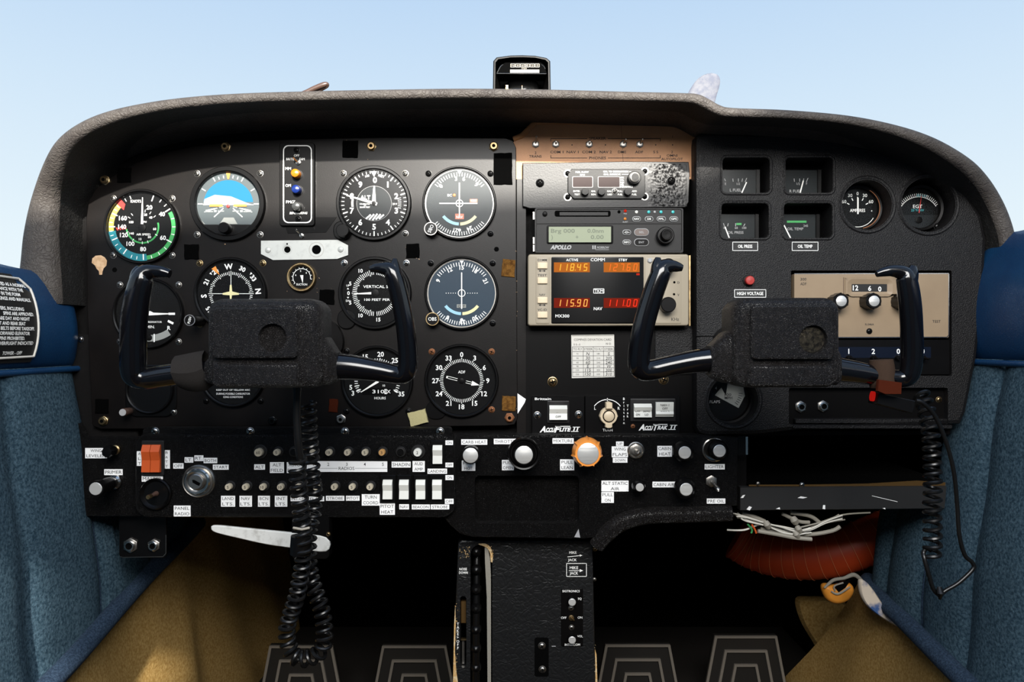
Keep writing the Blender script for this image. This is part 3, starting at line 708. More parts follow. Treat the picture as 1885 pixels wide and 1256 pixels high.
# upper and lower course indicators
def vor(x, y, label, face, ymark, needle_tilt, obs, obst, obscol, texts, bc):
    g = gauge('course_deviation_indicator', label, x, y, 68, 63, face, so=57, scr='satin', group='course deviation indicators')
    g.add('chrome_rim', 'steel', lambda b: b.ring(x, y, 61.5, 63.2, 1.0), smooth=False)
    def f(b):
        b.ticks(x, y, 50, 57, -52, 52, 20, 1.3, 1.3); b.ticks(x, y, 52, 59, 130, 230, 22, 1.3, 1.3)
        for st, a, r_ in texts: b.arctext(st, x, y, r_, a, 7.2, 1.35)
        b.flat([(x - 4, y - 60), (x + 4, y - 60), (x, y - 53)], 1.4); b.lathe(x, y + 49, [(2.8, 1.3), (2.8, 1.5)], 14)
        b.ring(x, y, 5.6, 7, 1.9)
        if bc: b.text('BC', x - 18, y - 15, 4.6, 1.35)
        else:
            for i in range(1, 6):
                for s in (-1, 1): b.lathe(x + s * (7 + i * 4.3), y, [(.8, 1.3), (.8, 1.4)], 8)
    g.add('dial_markings', 'print', f, smooth=False)
    g.add('to_arc', 'lightblue', lambda b: b.ring(x, y, 35, 40.5, 1.2, 182, 232), smooth=False); g.add('from_arc', 'lightyellow', lambda b: b.ring(x, y, 35, 40.5, 1.2, 128, 178), smooth=False)
    g.add('course_needle', 'needle', lambda b: b.box(x - 1, y - 38, x + 1, y + (25 if bc else 29), 1.5, 1.8), smooth=False)
    if bc: g.add('glideslope_needle', 'needle', lambda b: b.box(x - 37, y - .8, x + 33, y + .8, 1.5, 1.8), smooth=False); g.add('back_course_lamp', 'amber', lambda b: b.lathe(x - 9.5, y - 15, [(2.8, 1), (2.8, 2), (1.5, 2.6)], 14)); g.add('flag', 'orangered', lambda b: (b.box(x - 8, y + 19, x + 8, y + 29, 1, 1.3), b.box(x + 19, y - 8, x + 33, y - 2, 1, 1.3)), smooth=False); g.add('flag_lettering', 'print', lambda b: (b.text('NAV', x, y + 25, 4.6, 1.45, fit=12), b.text('GS', x + 26, y - 5, 4, 1.45, fit=10)), smooth=False)
    else: g.add('flag', 'palegrey', lambda b: b.box(x - 9, y + 20.5, x + 8, y + 27, 1, 1.25), smooth=False); g.add('flag_lettering', 'ink', lambda b: b.text('OFF', x - .5, y + 24, 4.6, 1.4, fit=13), smooth=False)
    k = knob(g, *obs, 12, 12, 'satin', 'course_knob'); g.add('knob_rim', obscol, lambda b: b.ring(*obs, 10.6, 12, 12.1), k, smooth=False); g.add('lettering', 'print', lambda b: b.text(obst, *obs, 6, 12.2, fit=15, rot=0 if not bc else 115), k, smooth=False)
    return g
vor(846, 375, 'upper course indicator with grey glare coloured into its dial, white cross needles and BC lamp', 'dialglare_grey', 0, 0, (795, 424), 'OBS', 'steel', [('3', -8, 46), ('6', 10, 46), ('0', -47, 47), ('9', 42, 47), ('21', 188, 50), ('24', 158, 50)], True)
vor(850, 540, 'lower course indicator with blue reflection coloured into its dial, vertical needle and OFF flag', 'dialreflect_blue', 0, 0, (798, 588), 'OBS', 'brass', [('9', -62, 49), ('12', -27, 48), ('15', 0, 47), ('18', 31, 48), ('21', 63, 49), ('6', 210, 52), ('33', 178, 53), ('30', 152, 52)], False)

# turn coordinator
x, y = 275, 577
g = gauge('turn_coordinator', 'turn coordinator with white aircraft symbol and inclinometer behind the left yoke grip', x, y, 65, 60, so=54, scr='steel')
def f(b):
    b.text('TURN COORDINATOR', x - 2, y + 16, 3.4, 1.3, fit=52); b.text('2 MIN.', x, y + 25, 5, 1.3, fit=22); b.text('L', x - 38, y + 27, 7, 1.3); b.text('R', x + 37, y + 27, 7, 1.3)
    for s in (-1, 1): b.box(x + s * 36, y - 1, x + s * 48, y + 3, 1, 1.4); b.line(x + s * 35, y + 14, x + s * 45, y + 19, 4, 1.3)
g.add('dial_markings', 'print', f, smooth=False)
g.add('aircraft_symbol', 'needle', lambda b: b.prism([(x - 36, y + 1), (x - 8, y - 1), (x - 3, y - 4), (x - .7, y - 4), (x - .7, y - 12), (x + .7, y - 12), (x + .7, y - 4), (x + 3, y - 4), (x + 9, y - 1), (x + 36, y), (x + 36, y + 2), (x + 2, y + 4), (x - 36, y + 3.5)], [(0, 1.6), (0, 2)]), smooth=False)
g.add('inclinometer_tube', 'palegrey', lambda b: b.ring(x, y - 20, 60, 72, 1.2, 146, 214), smooth=False); g.add('inclinometer_ball', 'black', lambda b: b.lathe(x, y + 45, [(6, 1.2), (5, 2), (0, 2.4)], 20))
g.add('inclinometer_line', 'print', lambda b: (b.box(x - 9, y + 38, x - 7, y + 53, 1.4, 1.6), b.box(x + 9, y + 38, x + 11, y + 53, 1.4, 1.6)), smooth=False)

# heading indicator
x, y = 426, 541
g = gauge('heading_indicator', 'heading indicator compass dial with W at the top and an orange bug', x, y, 67, 61, so=58, scr='brass')
def f(b):
    b.ticks(x, y, 35, 40, 0, 355, 71, 1.1, 1.3); b.ticks(x, y, 33, 41, -5, 325, 11, 1.5, 1.3)
    for i, st in enumerate(('W', '30', '33', 'N', '3', '6', 'E', '12', '15', 'S', '21', '24')): b.arctext(st, x, y, 50, -5 + i * 30, 9.5 if st in 'WNES' else 8, 1.35)
    for a in (0, 90, 180, 270): b.line(*polar(x, y, 14, a), *polar(x, y, 42, a), 1, 1.4)
    for a in (45, 135, 225, 315): b.flat([polar(x, y, 54, a - 2.2), polar(x, y, 54, a + 2.2), polar(x, y, 49, a)], 1.5)
g.add('dial_markings', 'print', f, smooth=False)
g.add('aircraft_symbol', 'lightyellow', lambda b: b.prism([(x - 1.5, y - 16), (x + 1.5, y - 16), (x + 2.5, y - 4), (x + 15, y - 1), (x + 15, y + 2), (x + 2, y + 3), (x + 1, y + 14), (x - 1, y + 14), (x - 2, y + 3), (x - 15, y + 2), (x - 15, y - 1), (x - 2.5, y - 4)], [(0, 1.6), (0, 2)]), smooth=False)
g.add('heading_bug', 'orange', lambda b: b.flat([polar(x, y, 58, -38), polar(x, y, 58, -29), polar(x, y, 40, -31)], 1.6), smooth=False)
k = knob(g, 370, 591, 10, 30, 'satin', 'push_knob'); g.add('knob_rim', 'chrome', lambda b: b.ring(370, 591, 8.4, 10, 30.1), k, smooth=False); g.add('lettering', 'print', lambda b: b.text('PUSH', 370, 591, 4.4, 30.2, fit=12, rot=-75), k, smooth=False)

# vertical speed
x, y = 691, 540
g = gauge('vertical_speed_indicator', 'vertical speed indicator reading zero behind the right grip of the left yoke', x, y, 67, 60, so=57, scr='chrome')
def f(b):
    b.ticks(x, y, 34, 42, 180, 360, 36, 1.1, 1.3); b.ticks(x, y, 32, 43, 195, 345, 6, 1.7, 1.3); b.ticks(x, y, 34, 42, 0, 180, 36, 1.1, 1.3)
    for st, a in (('0', 270), ('5', 291), ('10', 327), ('5', 249), ('10', 213), ('15', 173), ('15', 7)): b.text(st, *polar(x, y, 49, a), 6.6, 1.35)
    b.text('VERTICAL SPEED', x + 11, y - 12, 5, 1.3, fit=66); b.text('100 FEET PER MIN', x + 12, y + 12, 4.2, 1.3, fit=64)
    b.text('UP', x - 50, y - 14, 3.6, 1.3); b.text('DN', x - 50, y + 14, 3.6, 1.3); b.flat([(x - 52, y - 7), (x - 48, y - 7), (x - 50, y - 10)], 1.3); b.flat([(x - 52, y + 7), (x - 48, y + 7), (x - 50, y + 10)], 1.3)
g.add('dial_markings', 'print', f, smooth=False); needle(g, x, y, 39, 268, 4.6, 0); hubcap(g, x, y, 7)
g.add('lower_boss', 'satin', lambda b: b.prism(rr(622, 570, 655, 606, 15), [(0, -.5), (0, 2.2), (1.4, 3)]))

# suction gauge
x, y = 556, 511
g = gauge('suction_gauge', 'small suction gauge with worn rim under the metal plate', x, y, 27, 21, so=0, screws=(0, 0, 0, 0), bez='brass', hb=5)
def f(b):
    b.ring(x, y, 15.6, 16.6, 1.3, -130, 100); b.ticks(x, y, 16, 19, -130, 100, 10, .9, 1.3); b.text('SUCTION', x, y + 13, 3.6, 1.3, fit=20)
    for st, a in (('4', -70), ('5', -10), ('6', 45)): b.text(st, *polar(x, y, 12, a), 3.4, 1.3)
    b.flat([(x - 3, y - 4), (x + 3, y - 4), (x + 2, y + 11)], 1.5)
g.add('dial_markings', 'print', f, smooth=False)

# tachometer
x, y = 695, 702
g = gauge('tachometer', 'tachometer with hour counter and numbers 15 and 20 behind the yoke arm', x, y, 66, 60, so=57, scr='satin', screws=(1, 0, 1, 1))
def f(b):
    b.ticks(x, y, 36, 42, -120, 120, 40, 1.2, 1.3)
    for st, a in (('3', 244), ('5', 257), ('10', 300), ('15', 334), ('20', 7), ('25', 40), ('30', 80), ('35', 118)): b.text(st, *polar(x, y, 50, a), 8.4, 1.35); b.line(*polar(x, y, 34, a), *polar(x, y, 43, a), 1.8, 1.3)
    b.text('HOURS', x + 5, y + 31, 4.4, 1.3, fit=21); b.text('10', x + 12, y + 8, 3.8, 1.3)
    b.text('310', x + 2, y + 19, 6.2, 1.6, fit=22); b.text('X', x + 21, y + 19, 6.2, 1.6)
    b.box(x + 13, y + 14.5, x + 17.5, y + 23.5, 1.3, 1.45)
g.add('dial_markings', 'print', f, smooth=False); g.add('hour_counter', 'deep', lambda b: b.box(x - 28, y + 13, x + 26, y + 25, .8, 1.2), smooth=False); needle(g, x + 2, y, 38, 238, 4.6, 0)
g.add('counter_digit', 'ink', lambda b: b.text('9', x + 15.3, y + 19, 6, 1.6), smooth=False)

# ADF bearing
x, y = 850, 701
g = gauge('adf_indicator', 'ADF bearing indicator with hollow white needle and full compass numbers', x, y, 68, 62, so=55, scr='rust', screws=(1, 1, 1, 0))
def f(b):
    b.ticks(x, y, 34, 40, 0, 355, 71, 1.1, 1.3); b.ticks(x, y, 34, 42, 0, 330, 11, 1.6, 1.3)
    for i in range(12): b.text(str(i * 3), *polar(x, y, 48, i * 30), 8.6, 1.35)
    b.text('ADF', x, y - 16, 5, 1.3, fit=13)
g.add('dial_markings', 'print', f, smooth=False)
def f(b):
    a = 104
    for s in (-1, 1):
        n = polar(0, 0, 1.9 * s, a + 90); p, q = polar(x, y, 8, a), polar(x, y, 20, a); b.line(p[0] + n[0], p[1] + n[1], q[0] + n[0], q[1] + n[1], .9, 2); p, q = polar(x, y, -8, a), polar(x, y, -28, a); b.line(p[0] + n[0], p[1] + n[1], q[0] + n[0], q[1] + n[1], .9, 2)
    n = polar(0, 0, 4.5, a + 90); p, q = polar(x, y, 19, a), polar(x, y, 34, a); b.flat([(p[0] + n[0], p[1] + n[1]), (p[0] - n[0], p[1] - n[1]), q], 2)
    p, q = polar(x, y, -26, a), polar(x, y, -29, a); b.line(*p, *q, 4.6, 2)
g.add('needle', 'needle', f, smooth=False); hubcap(g, x, y, 4.5)
g.add('lower_boss', 'satin', lambda b: b.prism(rr(784, 738, 822, 772, 16), [(0, -.5), (0, 1.2), (1, 1.8)]))

# clock
x, y = 278, 718
g = gauge('clock', 'small round panel clock under the left yoke grip', x, y, 44, 39, so=42, scr='steel', screws=(0, 0, 1, 0))
g.add('clock_body', 'satin', lambda b: b.prism(rr(232, 672, 326, 768, 22), [(0, -.5), (0, 1), (2, 2)]))
def f(b):
    b.ticks(x, y, 28, 34, 0, 354, 59, 1, 1.3); b.ticks(x, y, 27, 36, 0, 330, 11, 1.6, 1.3)
    b.text('CLOCK', x + 13, y - 5, 4, 1.3, fit=18, rot=-78); b.arctext('3', x, y, 37, 99, 5, 1.3); b.arctext('5', x, y, 36.5, 185, 5, 1.3)
    for a_, l_ in ((192, 24), (330, 16)): b.line(x, y + 2, *polar(x, y + 2, l_, a_), 3, 1.8)
g.add('dial_markings', 'print', f, smooth=False); g.add('winding_knob', 'rodbrown', lambda b: b.lathe(240, 757, [(6, 0), (7, 1), (7, 16), (6, 17)], 20)); g.add('knob_cap', 'greyprint', lambda b: b.lathe(240, 757, [(6.4, 16.9), (6, 17.4)], 20))

# carburetor temperature gauge
x, y = 430, 690
g = gauge('carburetor_temperature_gauge', 'carburetor temperature gauge mostly hidden below the left yoke hub', x, y, 60, 54, so=50, scr='satin', screws=(0, 0, 1, 1))
def f(b):
    b.text('KEEP OUT OF YELLOW ARC', x, y + 28, 3.0, 1.3, fit=62); b.text('DURING POSSIBLE CARBURETOR', x, y + 35, 3.4, 1.3, fit=62); b.text('ICING CONDITIONS', x, y + 41, 3.4, 1.3, fit=36)
    b.text('CARB TEMP', x, y - 14, 5, 1.3); b.ticks(x, y, 40, 48, -90, 90, 18, 1.2, 1.3)
g.add('dial_markings', 'print', f, smooth=False); needle(g, x, y, 40, -20, 4); g.add('yellow_arc', 'yellow', lambda b: b.ring(x, y, 48, 51, 1.2, -60, 10), smooth=False)

# marker beacon lights
th = Thing('marker_beacon_panel', 'narrow black marker beacon panel with amber, blue and clear lamps', 'indicator panel', 549, 340, YP)
th.add('panel_body', 'satin', lambda b: b.prism(rr(516, 264, 581, 417, 6), [(0, -.5), (0, 3.2), (1, 4)]))
th.add('white_outline', 'print', lambda b: (lambda A, B: b.loft([[b.P(p[0], p[1], 4.2) for p in A], [b.P(p[0], p[1], 4.2) for p in B]]))(rr(523, 269, 576, 412, 10), rr(525, 271, 574, 410, 8.5)), smooth=False)
for px, py, m, nm in ((549, 323, 'amber', 'amber'), (550, 352, 'bluelens', 'blue'), (550.5, 383, 'greylens', 'clear')):
    o = th.add('indicator_lamp', m, lambda b: b.lathe(px, py, [(8, 4), (8, 11), (7.2, 13), (5, 13.8), (0, 14)], 24), label=nm + ' marker lamp'); th.add('lamp_socket', 'black', lambda b: b.lathe(px, py, [(10, 3.9), (10, 4.6), (8.2, 4.8)], 24), o)
th.add('dim_switch', 'chrome', lambda b: (b.lathe(551, 301, [(4.5, 4), (4.5, 5.5), (2, 6), (1.2, 7)], 14), b.wtube([(551, 301, 6, 1.2), (546, 294, 13, 2)], 0, 3, 8)))
def f(b):
    b.text('OFF', 548, 288, 4, 4.2); b.text('BRITE', 536, 294.5, 4, 4.2, fit=14); b.text('DIM', 558, 294.5, 4, 4.2, fit=9.5)
    b.text('MM', 532.5, 312, 5, 4.2, fit=10.5); b.text('OM', 532.5, 343, 5, 4.2, fit=10); b.text('FM/Z', 537, 373, 5, 4.2, fit=17); b.text('BENDIX/KING', 551, 393.5, 4, 4.2, fit=32, slant=.25, bold=.04)
th.add('lettering', 'print', f, smooth=False); screw(th, 548, 278, 5, 4, 'satin'); screw(th, 551, 404, 5, 4, 'satin')
th.add('bracket_tab', 'black', lambda b: b.prism([(524, 414), (574, 414), (580, 424), (580, 400), (620, 400), (600, 428), (530, 430)], [(0, -.5), (0, .6)]))
# riveted plate
th = Thing('blanking_plate', 'bare aluminium plate with two holes and rivets below the marker beacon', 'plate', 561, 460, YP - .0005)
PL = [(481, 443.5), (622, 442), (641, 452), (641, 470), (621, 477), (503, 479), (481, 468)]
th.add('metal_plate', 'alum', lambda b: b.plate(PL, [list(reversed(circ(529.5, 460, 6, 20))), list(reversed(circ(583, 460, 8.5, 24))), list(reversed(circ(529, 449.5, 1.8, 10)))], -.5, 1.2))
th.add('hole_bottom', 'deep', lambda b: (b.flat(circ(529.5, 460, 7, 20), -.2), b.flat(circ(583, 460, 9.5, 24), -.2), b.flat(circ(529, 449.5, 2.5, 10), -.2)), smooth=False)
th.add('scribed_ring', 'steel', lambda b: (b.ring(583, 460, 13, 13.8, 1.3), b.ring(529.5, 460, 7.5, 8, 1.3)), smooth=False)
for px, py in ((494, 460.5), (627.5, 459.5)): th.add('rivet', 'alum', lambda b: b.lathe(px, py, [(5.6, 1), (5, 2.2), (3, 3), (0, 3.3)], 18))
def toggle(px, py, y, tip, label, group=None, r=6, ln=13, m='chrome', bat=2.2):
    th = Thing('toggle_switch', label, 'switch', px, py, y, group)
    th.add('hex_nut', m, lambda b: (b.lathe(px, py, [(r, 0), (r, 1.6), (r * .86, 2)], 6), b.lathe(px, py, [(r * .66, 1.5), (r * .66, 3.6), (r * .42, 3.8)], 16)))
    th.add('lever', m, lambda b: b.wtube([(px, py, 3, bat * .7), (px + tip[0] * .5, py + tip[1] * .5, ln * .6, bat * .8), (px + tip[0], py + tip[1], ln, bat), (px + tip[0] * 1.05, py + tip[1] * 1.05, ln + .6, bat * .5)], 0, 4, 10))
    return th
toggle(556, 434, YP, (-6, -8), 'tiny toggle switch just above the bare aluminium plate', r=5, ln=9, bat=1.8)
# ================================================================== RADIO STACK
th = Thing('audio_panel', 'tan leather audio panel printed SPEAKER and PHONES above the radios', 'audio panel', 1115, 265, YB - .013)
TAN = [(985, 221), (1260, 221), (1281, 248), (1281, 330), (945, 330), (945, 262), (962, 248)]
th.add('panel_face', 'tan', lambda b: b.prism(TAN, [(0, -4), (0, 0)]))
th.add('padded_rim', 'tan_roll', lambda b: b.wtube([(945, 256, -1.5), (960, 250, -1), (968, 243, -1), (986, 226, -1), (996, 225, -1), (1120, 225, -1), (1248, 225, -1), (1258, 227, -1), (1275, 244, -1), (1283, 250, -1)], 5.5, 5, 12), label='padded tan rim')
def f(b):
    for st, px, py, c, ft in (('SPEAKER', 1100, 255, 4.6, 31), ('PHONES', 1100, 291, 4.6, 31), ('COM 1', 1025, 280, 4.4, 24), ('NAV 1', 1054, 280, 4.4, 22), ('COM 2', 1084, 280, 4.4, 25), ('NAV 2', 1115, 280, 4.4, 22), ('DME', 1145, 280, 4.4, 15), ('ADF', 1176.5, 280, 4.4, 15), ('S S', 1207, 280, 4.4, 9), ('2', 986, 281.5, 4.4, None), ('TRANS', 985.5, 288, 4.4, 23), ('1', 1238, 252, 4.6, None), ('2', 1237, 280, 4.4, None), ('OMNI', 1237, 286.5, 4.4, 20), ('AUTOPILOT', 1237, 293, 4.4, 40), ('1', 986, 253, 4.4, None)): b.text(st, px, py, c, .25, fit=ft, bold=.035)
    for yy, s in ((255.5, 1), (291, -1)):
        for x0, x1 in ((1013.5, 1081), (1119, 1216)): b.line(x0, yy, x1, yy, 1.1, .2)
        for xx in (1014, 1215.5): b.line(xx, yy, xx, yy + s * 5, 1.1, .2)
    for px in (1053, 1114.5, 1207, 1238): b.lathe(px, 267, [(1.2, .1), (1.2, .2)], 8)
    b.line(1143, 221, 1147, 298, .5, .15)
th.add('lettering', 'ink', f, smooth=False)
for px, t, n in ((986, (1, -10), 'TRANS'), (1023, (0, -1), 'the first COM'), (1084.5, (0, -1), 'the second COM'), (1147, (3, -5), 'DME'), (1177.5, (3, -5), 'ADF')): toggle(px, 266, YB - .013, t, f'small chrome toggle switch above {n} on the tan audio panel', 'toggle switches on the tan audio panel', r=7, ln=9, m='steel', bat=1.9)

th = Thing('fuel_flow_computer', 'fuel flow computer with two red displays set in a scuffed black plate', 'avionics', 1115, 340, -.008)
th.add('mounting_plate', 'plateblack', lambda b: b.prism([(962, 300), (1040, 299), (1150, 297), (1268, 298), (1270, 320), (1268, 372), (1262, 382), (975, 384), (962, 380)], [(0, -6), (0, -.8), (1.2, 0)]))
th.add('crinkled_tape', 'plateblack', lambda b: grid(b, 44, 46, lambda u, v: b.P(lerp(1192, 1264, u), lerp(302, 380, v), .1 + (R.random() ** 4) * 1.3 * math.sin(math.pi * u) ** .5)), label='crinkled black finish right of the unit')
mat('darkred', (.020, .006, .005), .5, spec=.2)
th.add('unit_face', 'greyplastic', lambda b: b.prism([(1052, 312), (1180, 312), (1187, 319), (1187, 360), (1180, 367), (1056, 367), (1045, 356), (1045, 321)], [(0, -.2), (0, 2), (1, 2.6)]))
for x0, x1 in ((1053, 1091), (1100, 1141)):
    o = th.add('display_window', 'darkred', lambda b: b.prism(rr(x0, 326, x1, 346.5, 2), [(0, 2.5), (0, 2.9)])); th.add('display_frame', 'greyprint', lambda b: (lambda A, B: b.loft([[b.P(*p, 3.05) for p in A], [b.P(*p, 3.05) for p in B]]))(rr(x0, 326, x1, 346.5, 2), rr(x0 + 1, 327, x1 - 1, 345.5, 2)), o, smooth=False)
def f(b):
    for st, px, py, ft in (('FUEL FLOW', 1071, 318, 24), ('GPH', 1071.5, 323, 9), ('GAL TO DESTINATION', 1133, 317, 46), ('GAL RESERVE', 1126, 322, 31), ('N.M.', 1145, 328, 6), ('GAL', 1145, 332.5, 6), ('MIN', 1145, 337, 6), ('SEL', 1145, 341, 6), ('ENDURANCE', 1152, 345, 24), ('ENTER', 1061, 353, 12), ('TEST', 1062, 359, 10), ('GAL', 1092, 353, 8), ('REM', 1092, 359, 8), ('GAL', 1121, 353, 8), ('USED', 1122, 359, 9), ('FULL', 1141, 353, 9), ('FUEL', 1141, 359, 9), ('ADD', 1167, 353, 9), ('FUEL', 1167, 359, 9)): b.text(st, px, py, 3.0, 2.8, fit=ft, bold=.03)
    b.line(1158, 317, 1161, 317, .8, 2.8); b.line(1144, 322, 1156, 322, .8, 2.8)
th.add('lettering', 'print', f, smooth=False)
k = knob(th, 1166, 330, 12, 9, 'satin', 'selector_knob'); th.add('knob_cap', 'steel', lambda b: b.lathe(1166, 330, [(9.5, 8.9), (9.5, 11), (8, 11.5)], 24), k); th.add('cap_inlay', 'greyplastic', lambda b: b.flat(circ(1166, 330, 7, 20), 11.7), k)
for px in (1076, 1106, 1154): knob(th, px, 355.5, 6.5, 9, 'greyplastic', 'push_knob', lobes=(6, .1))
for px, py in ((1045, 319.5), (1187, 315.5), (1045, 363), (1186.5, 362)): th.add('screw_ring', 'steel', lambda b: b.ring(px, py, 4.5, 7, .3)); screw(th, px, py, 4.5, .2, 'satin')
screw(th, 1131, 353, 4.5, 2.4, 'steel'); screw(th, 994, 337, 7, 0, 'satin'); screw(th, 1235, 333, 7, 1, 'satin')

th = Thing('gps_receiver', 'dark grey GPS receiver with green LCD and card slot', 'avionics', 1120, 425, -.016)
th.add('front_panel', 'greyplastic', lambda b: b.prism(rr(984, 383, 1258, 466, 4), [(0, -26), (0, -1.2), (1.2, 0)]))
th.add('rim', 'greyplastic', lambda b: (lambda A, B: b.loft([[b.P(*p, 0) for p in A], [b.P(*p, 1.1) for p in inset(A, .6)], [b.P(*p, 1.1) for p in inset(B, -.6)], [b.P(*p, .02) for p in B]]))(rr(984, 383, 1258, 466, 4), rr(988, 386, 1254, 462, 3)))
th.add('divider', 'black', lambda b: b.box(988, 411.5, 1254, 413, 0, .25))
for yy in (398, 445, 457): th.add('side_clip', 'steel', lambda b: b.box(981, yy - 8, 984, yy + 6, -3, 0))
th.add('card_slot', 'deep', lambda b: b.prism(rr(1021, 388, 1124, 399, 3.5), [(0, 0), (0, .35)])); th.add('slot_lip', 'greyplastic', lambda b: b.box(1030, 391, 1119, 397, .3, 1.1)); th.add('eject_button', 'black', lambda b: b.lathe(1003, 394, [(4.5, 0), (4.5, 1.6), (3.5, 2)], 18))
b_ = th.add('lcd_bezel', 'black', lambda b: b.prism(rr(1006.5, 415, 1128.5, 449, 3), [(0, 0), (0, 1), (1.5, 1.3)])); th.add('lcd', 'lcd', lambda b: b.prism(rr(1010, 418, 1124.5, 446.5, 1), [(0, 1.2), (0, 1.5)]), b_)
th.add('lcd_text', 'lcdink', lambda b: (b.text('Brg 000', 1036, 425.5, 7, 1.6, fit=44), b.text('0.0nm', 1096, 425.5, 7, 1.6, fit=30), b.text('0.00', 1099, 437, 7, 1.6, fit=24), b.text(')', 1016, 437, 7, 1.6), b.text('+', 1062, 437, 7, 1.6)), b_, smooth=False)
for px, py, m, r_ in ((1151, 388.5, 'led_on', 2.6), (1150.5, 403, 'amber', 2.6), (1171.5, 390.5, 'whiteplastic', 2.8), (1194, 390.5, 'teal_led', 2.8), (1205, 390.5, 'greyprint', 2.2), (1216.5, 390.5, 'teal_led', 2.8), (1238.5, 390.5, 'teal_led', 2.8), (1139.5, 390, 'deep', 2.8)): th.add('indicator_led', m, lambda b: b.lathe(px, py, [(r_, 0), (r_, .8), (r_ * .5, 1.3)], 14))
for px, py, wd, ht, st, m in ((1171.5, 403.5, 15, 9, 'NAV', 'greyplastic'), (1194.5, 403.5, 15, 9, 'DB', 'greyplastic'), (1217, 403.5, 16, 9, 'FPL', 'greyplastic'), (1240, 403.5, 15, 9, 'GPS', 'greyplastic'), (1153.5, 428, 15, 9, '-D-', 'greyplastic'), (1153.5, 446.5, 15, 9, 'INFO', 'greyplastic'), (1180.5, 428, 26.5, 13, 'SEL', 'rodbrown'), (1180.5, 446.5, 26.5, 13, 'ENT', 'black')):
    o = th.add('push_button', m, lambda b: b.prism(rr(px - wd / 2, py - ht / 2, px + wd / 2, py + ht / 2, ht / 2), [(0, 0), (0, 1), (.8, 1.5)])); th.add('button_outline', 'greyprint', lambda b: (lambda A: b.loft([[b.P(*p, 1.0) for p in inset(A, -.5)], [b.P(*p, 1.6) for p in inset(A, .7)]]))(rr(px - wd / 2, py - ht / 2, px + wd / 2, py + ht / 2, ht / 2)), o); th.add('lettering', 'print' if ht < 10 else 'greyprint', lambda b: b.text(st, px, py, 3.6, 1.7, fit=min(10, 3.3 * len(st))), o, smooth=False)
k = knob(th, 1223, 435, 16, 8, 'satin', 'tuning_knob'); th.add('inner_knob', 'black', lambda b: b.lathe(1223, 435, [(10.5, 7.8), (10.5, 14), (9.5, 15), (7.5, 15), (7, 14.2), (0, 14)], 28), k)
th.add('lettering', 'greyprint', lambda b: (b.text('APOLLO', 1032, 455.5, 7, .2, fit=38, slant=.25, bold=.05), b.text('II', 1093.5, 455.5, 6.4, .2, fit=6, bold=.05), b.text('MORROW', 1109.5, 456, 4.4, .2, fit=22, slant=.2), b.line(1096, 460, 1121, 460, .6, .2)), smooth=False)
th.add('lamp_lettering', 'greyprint', lambda b: (b.text('MSG', 1151, 393.5, 2.2, .2), b.text('ALERT', 1151, 408.7, 2.4, .2, fit=10)), smooth=False)

th = Thing('nav_comm_radio', 'beige navigation radio with orange and red digital frequencies', 'avionics', 1120, 534, -.020)
th.add('front_panel', 'beige', lambda b: b.prism(rr(972, 468, 1268, 600, 5), [(0, -30), (0, -1.4), (1.2, -.3), (2.2, 0)]))
for x0, x1 in ((986.5, 1011.5), (1187, 1254)): th.add('raised_column', 'beige', lambda b: b.prism(rr(x0, 474, x1, 596, 2.5), [(0, -.1), (0, .5), (.8, .8)]))
scn = th.add('screen', 'satin', lambda b: b.prism(rr(1015, 473.5, 1184.5, 595.5, 2), [(0, -.1), (0, 1), (.6, 1.2)]))
for py in (489.5, 517, 553, 580): th.add('push_button', 'cream', lambda b: b.prism(rr(989.5, py - 5.5, 1007.5, py + 5.5, 1), [(0, .5), (0, 3), (1, 3.4)]))
def f(b):
    for st, py in (('COMM', 479), ('TEST', 507), ('NAV', 543), ('VC-ID', 570.5)): b.text(st, 998, py, 4, .95, fit=17 if len(st) > 3 else 11, bold=.03)
    for py in (499, 562): b.line(993, py, 1003, py, 1, .95); b.flat([(991.5, py), (995, py - 2), (995, py + 2)], .95); b.flat([(1004.5, py), (1001, py - 2), (1001, py + 2)], .95)
    b.text('KHz', 1242.5, 588, 6, .95, fit=14, bold=.01); b.text('D', 1248.5, 520.5, 4, .95); b.text('V', 1248.5, 543, 4, .95)
th.add('panel_lettering', 'ink', f, smooth=False)
for px, py in ((1241, 520), (1240.5, 542)): th.add('adjust_hole', 'deep', lambda b: b.flat(circ(px, py, 2.2, 12), .95))
def f(b):
    for st, px, py, c, ft in (('ACTIVE', 1053, 479, 4.6, 22), ('COMM', 1100, 478.5, 5.6, 26), ('STBY', 1146.5, 479, 4.6, 16), ('TKM', 1102, 536, 5.4, 16), ('NAV', 1100.5, 568.5, 5.6, 15.5), ('MX300', 1035, 582, 5.4, 25.5)): b.text(st, px, py, c, 1.4, fit=ft, bold=.02)
    b.pline([(1092.5, 532), (1111.5, 532), (1111.5, 540), (1092.5, 540)], 1, 1.4, True)
th.add('lettering', 'print', f, scn, smooth=False)
for x0, y0, st, bgm, fm in ((1019.5, 483.5, '118.45', 'led_amber_bg', 'led_amber'), (1111, 483.5, '127.60', 'led_amber_bg', 'led_stby'), (1019.5, 549, '115.90', 'led_red_bg', 'led_orange'), (1111, 549, '111.00', 'led_red_bg', 'led_red')):
    o = th.add('frequency_display', bgm, lambda b: b.box(x0, y0, x0 + 66, y0 + 18, 1.1, 1.4), smooth=False); th.add('digit_segments', fm, lambda b: b.digits(st, x0 + 3, x0 + 64, y0 + 3, y0 + 15, 1.5, 1.55, .16), o, smooth=False)
th.add('transmit_lamp', 'led_on', lambda b: b.box(1171, 503.5, 1177, 507, 1.1, 1.4), scn, smooth=False)
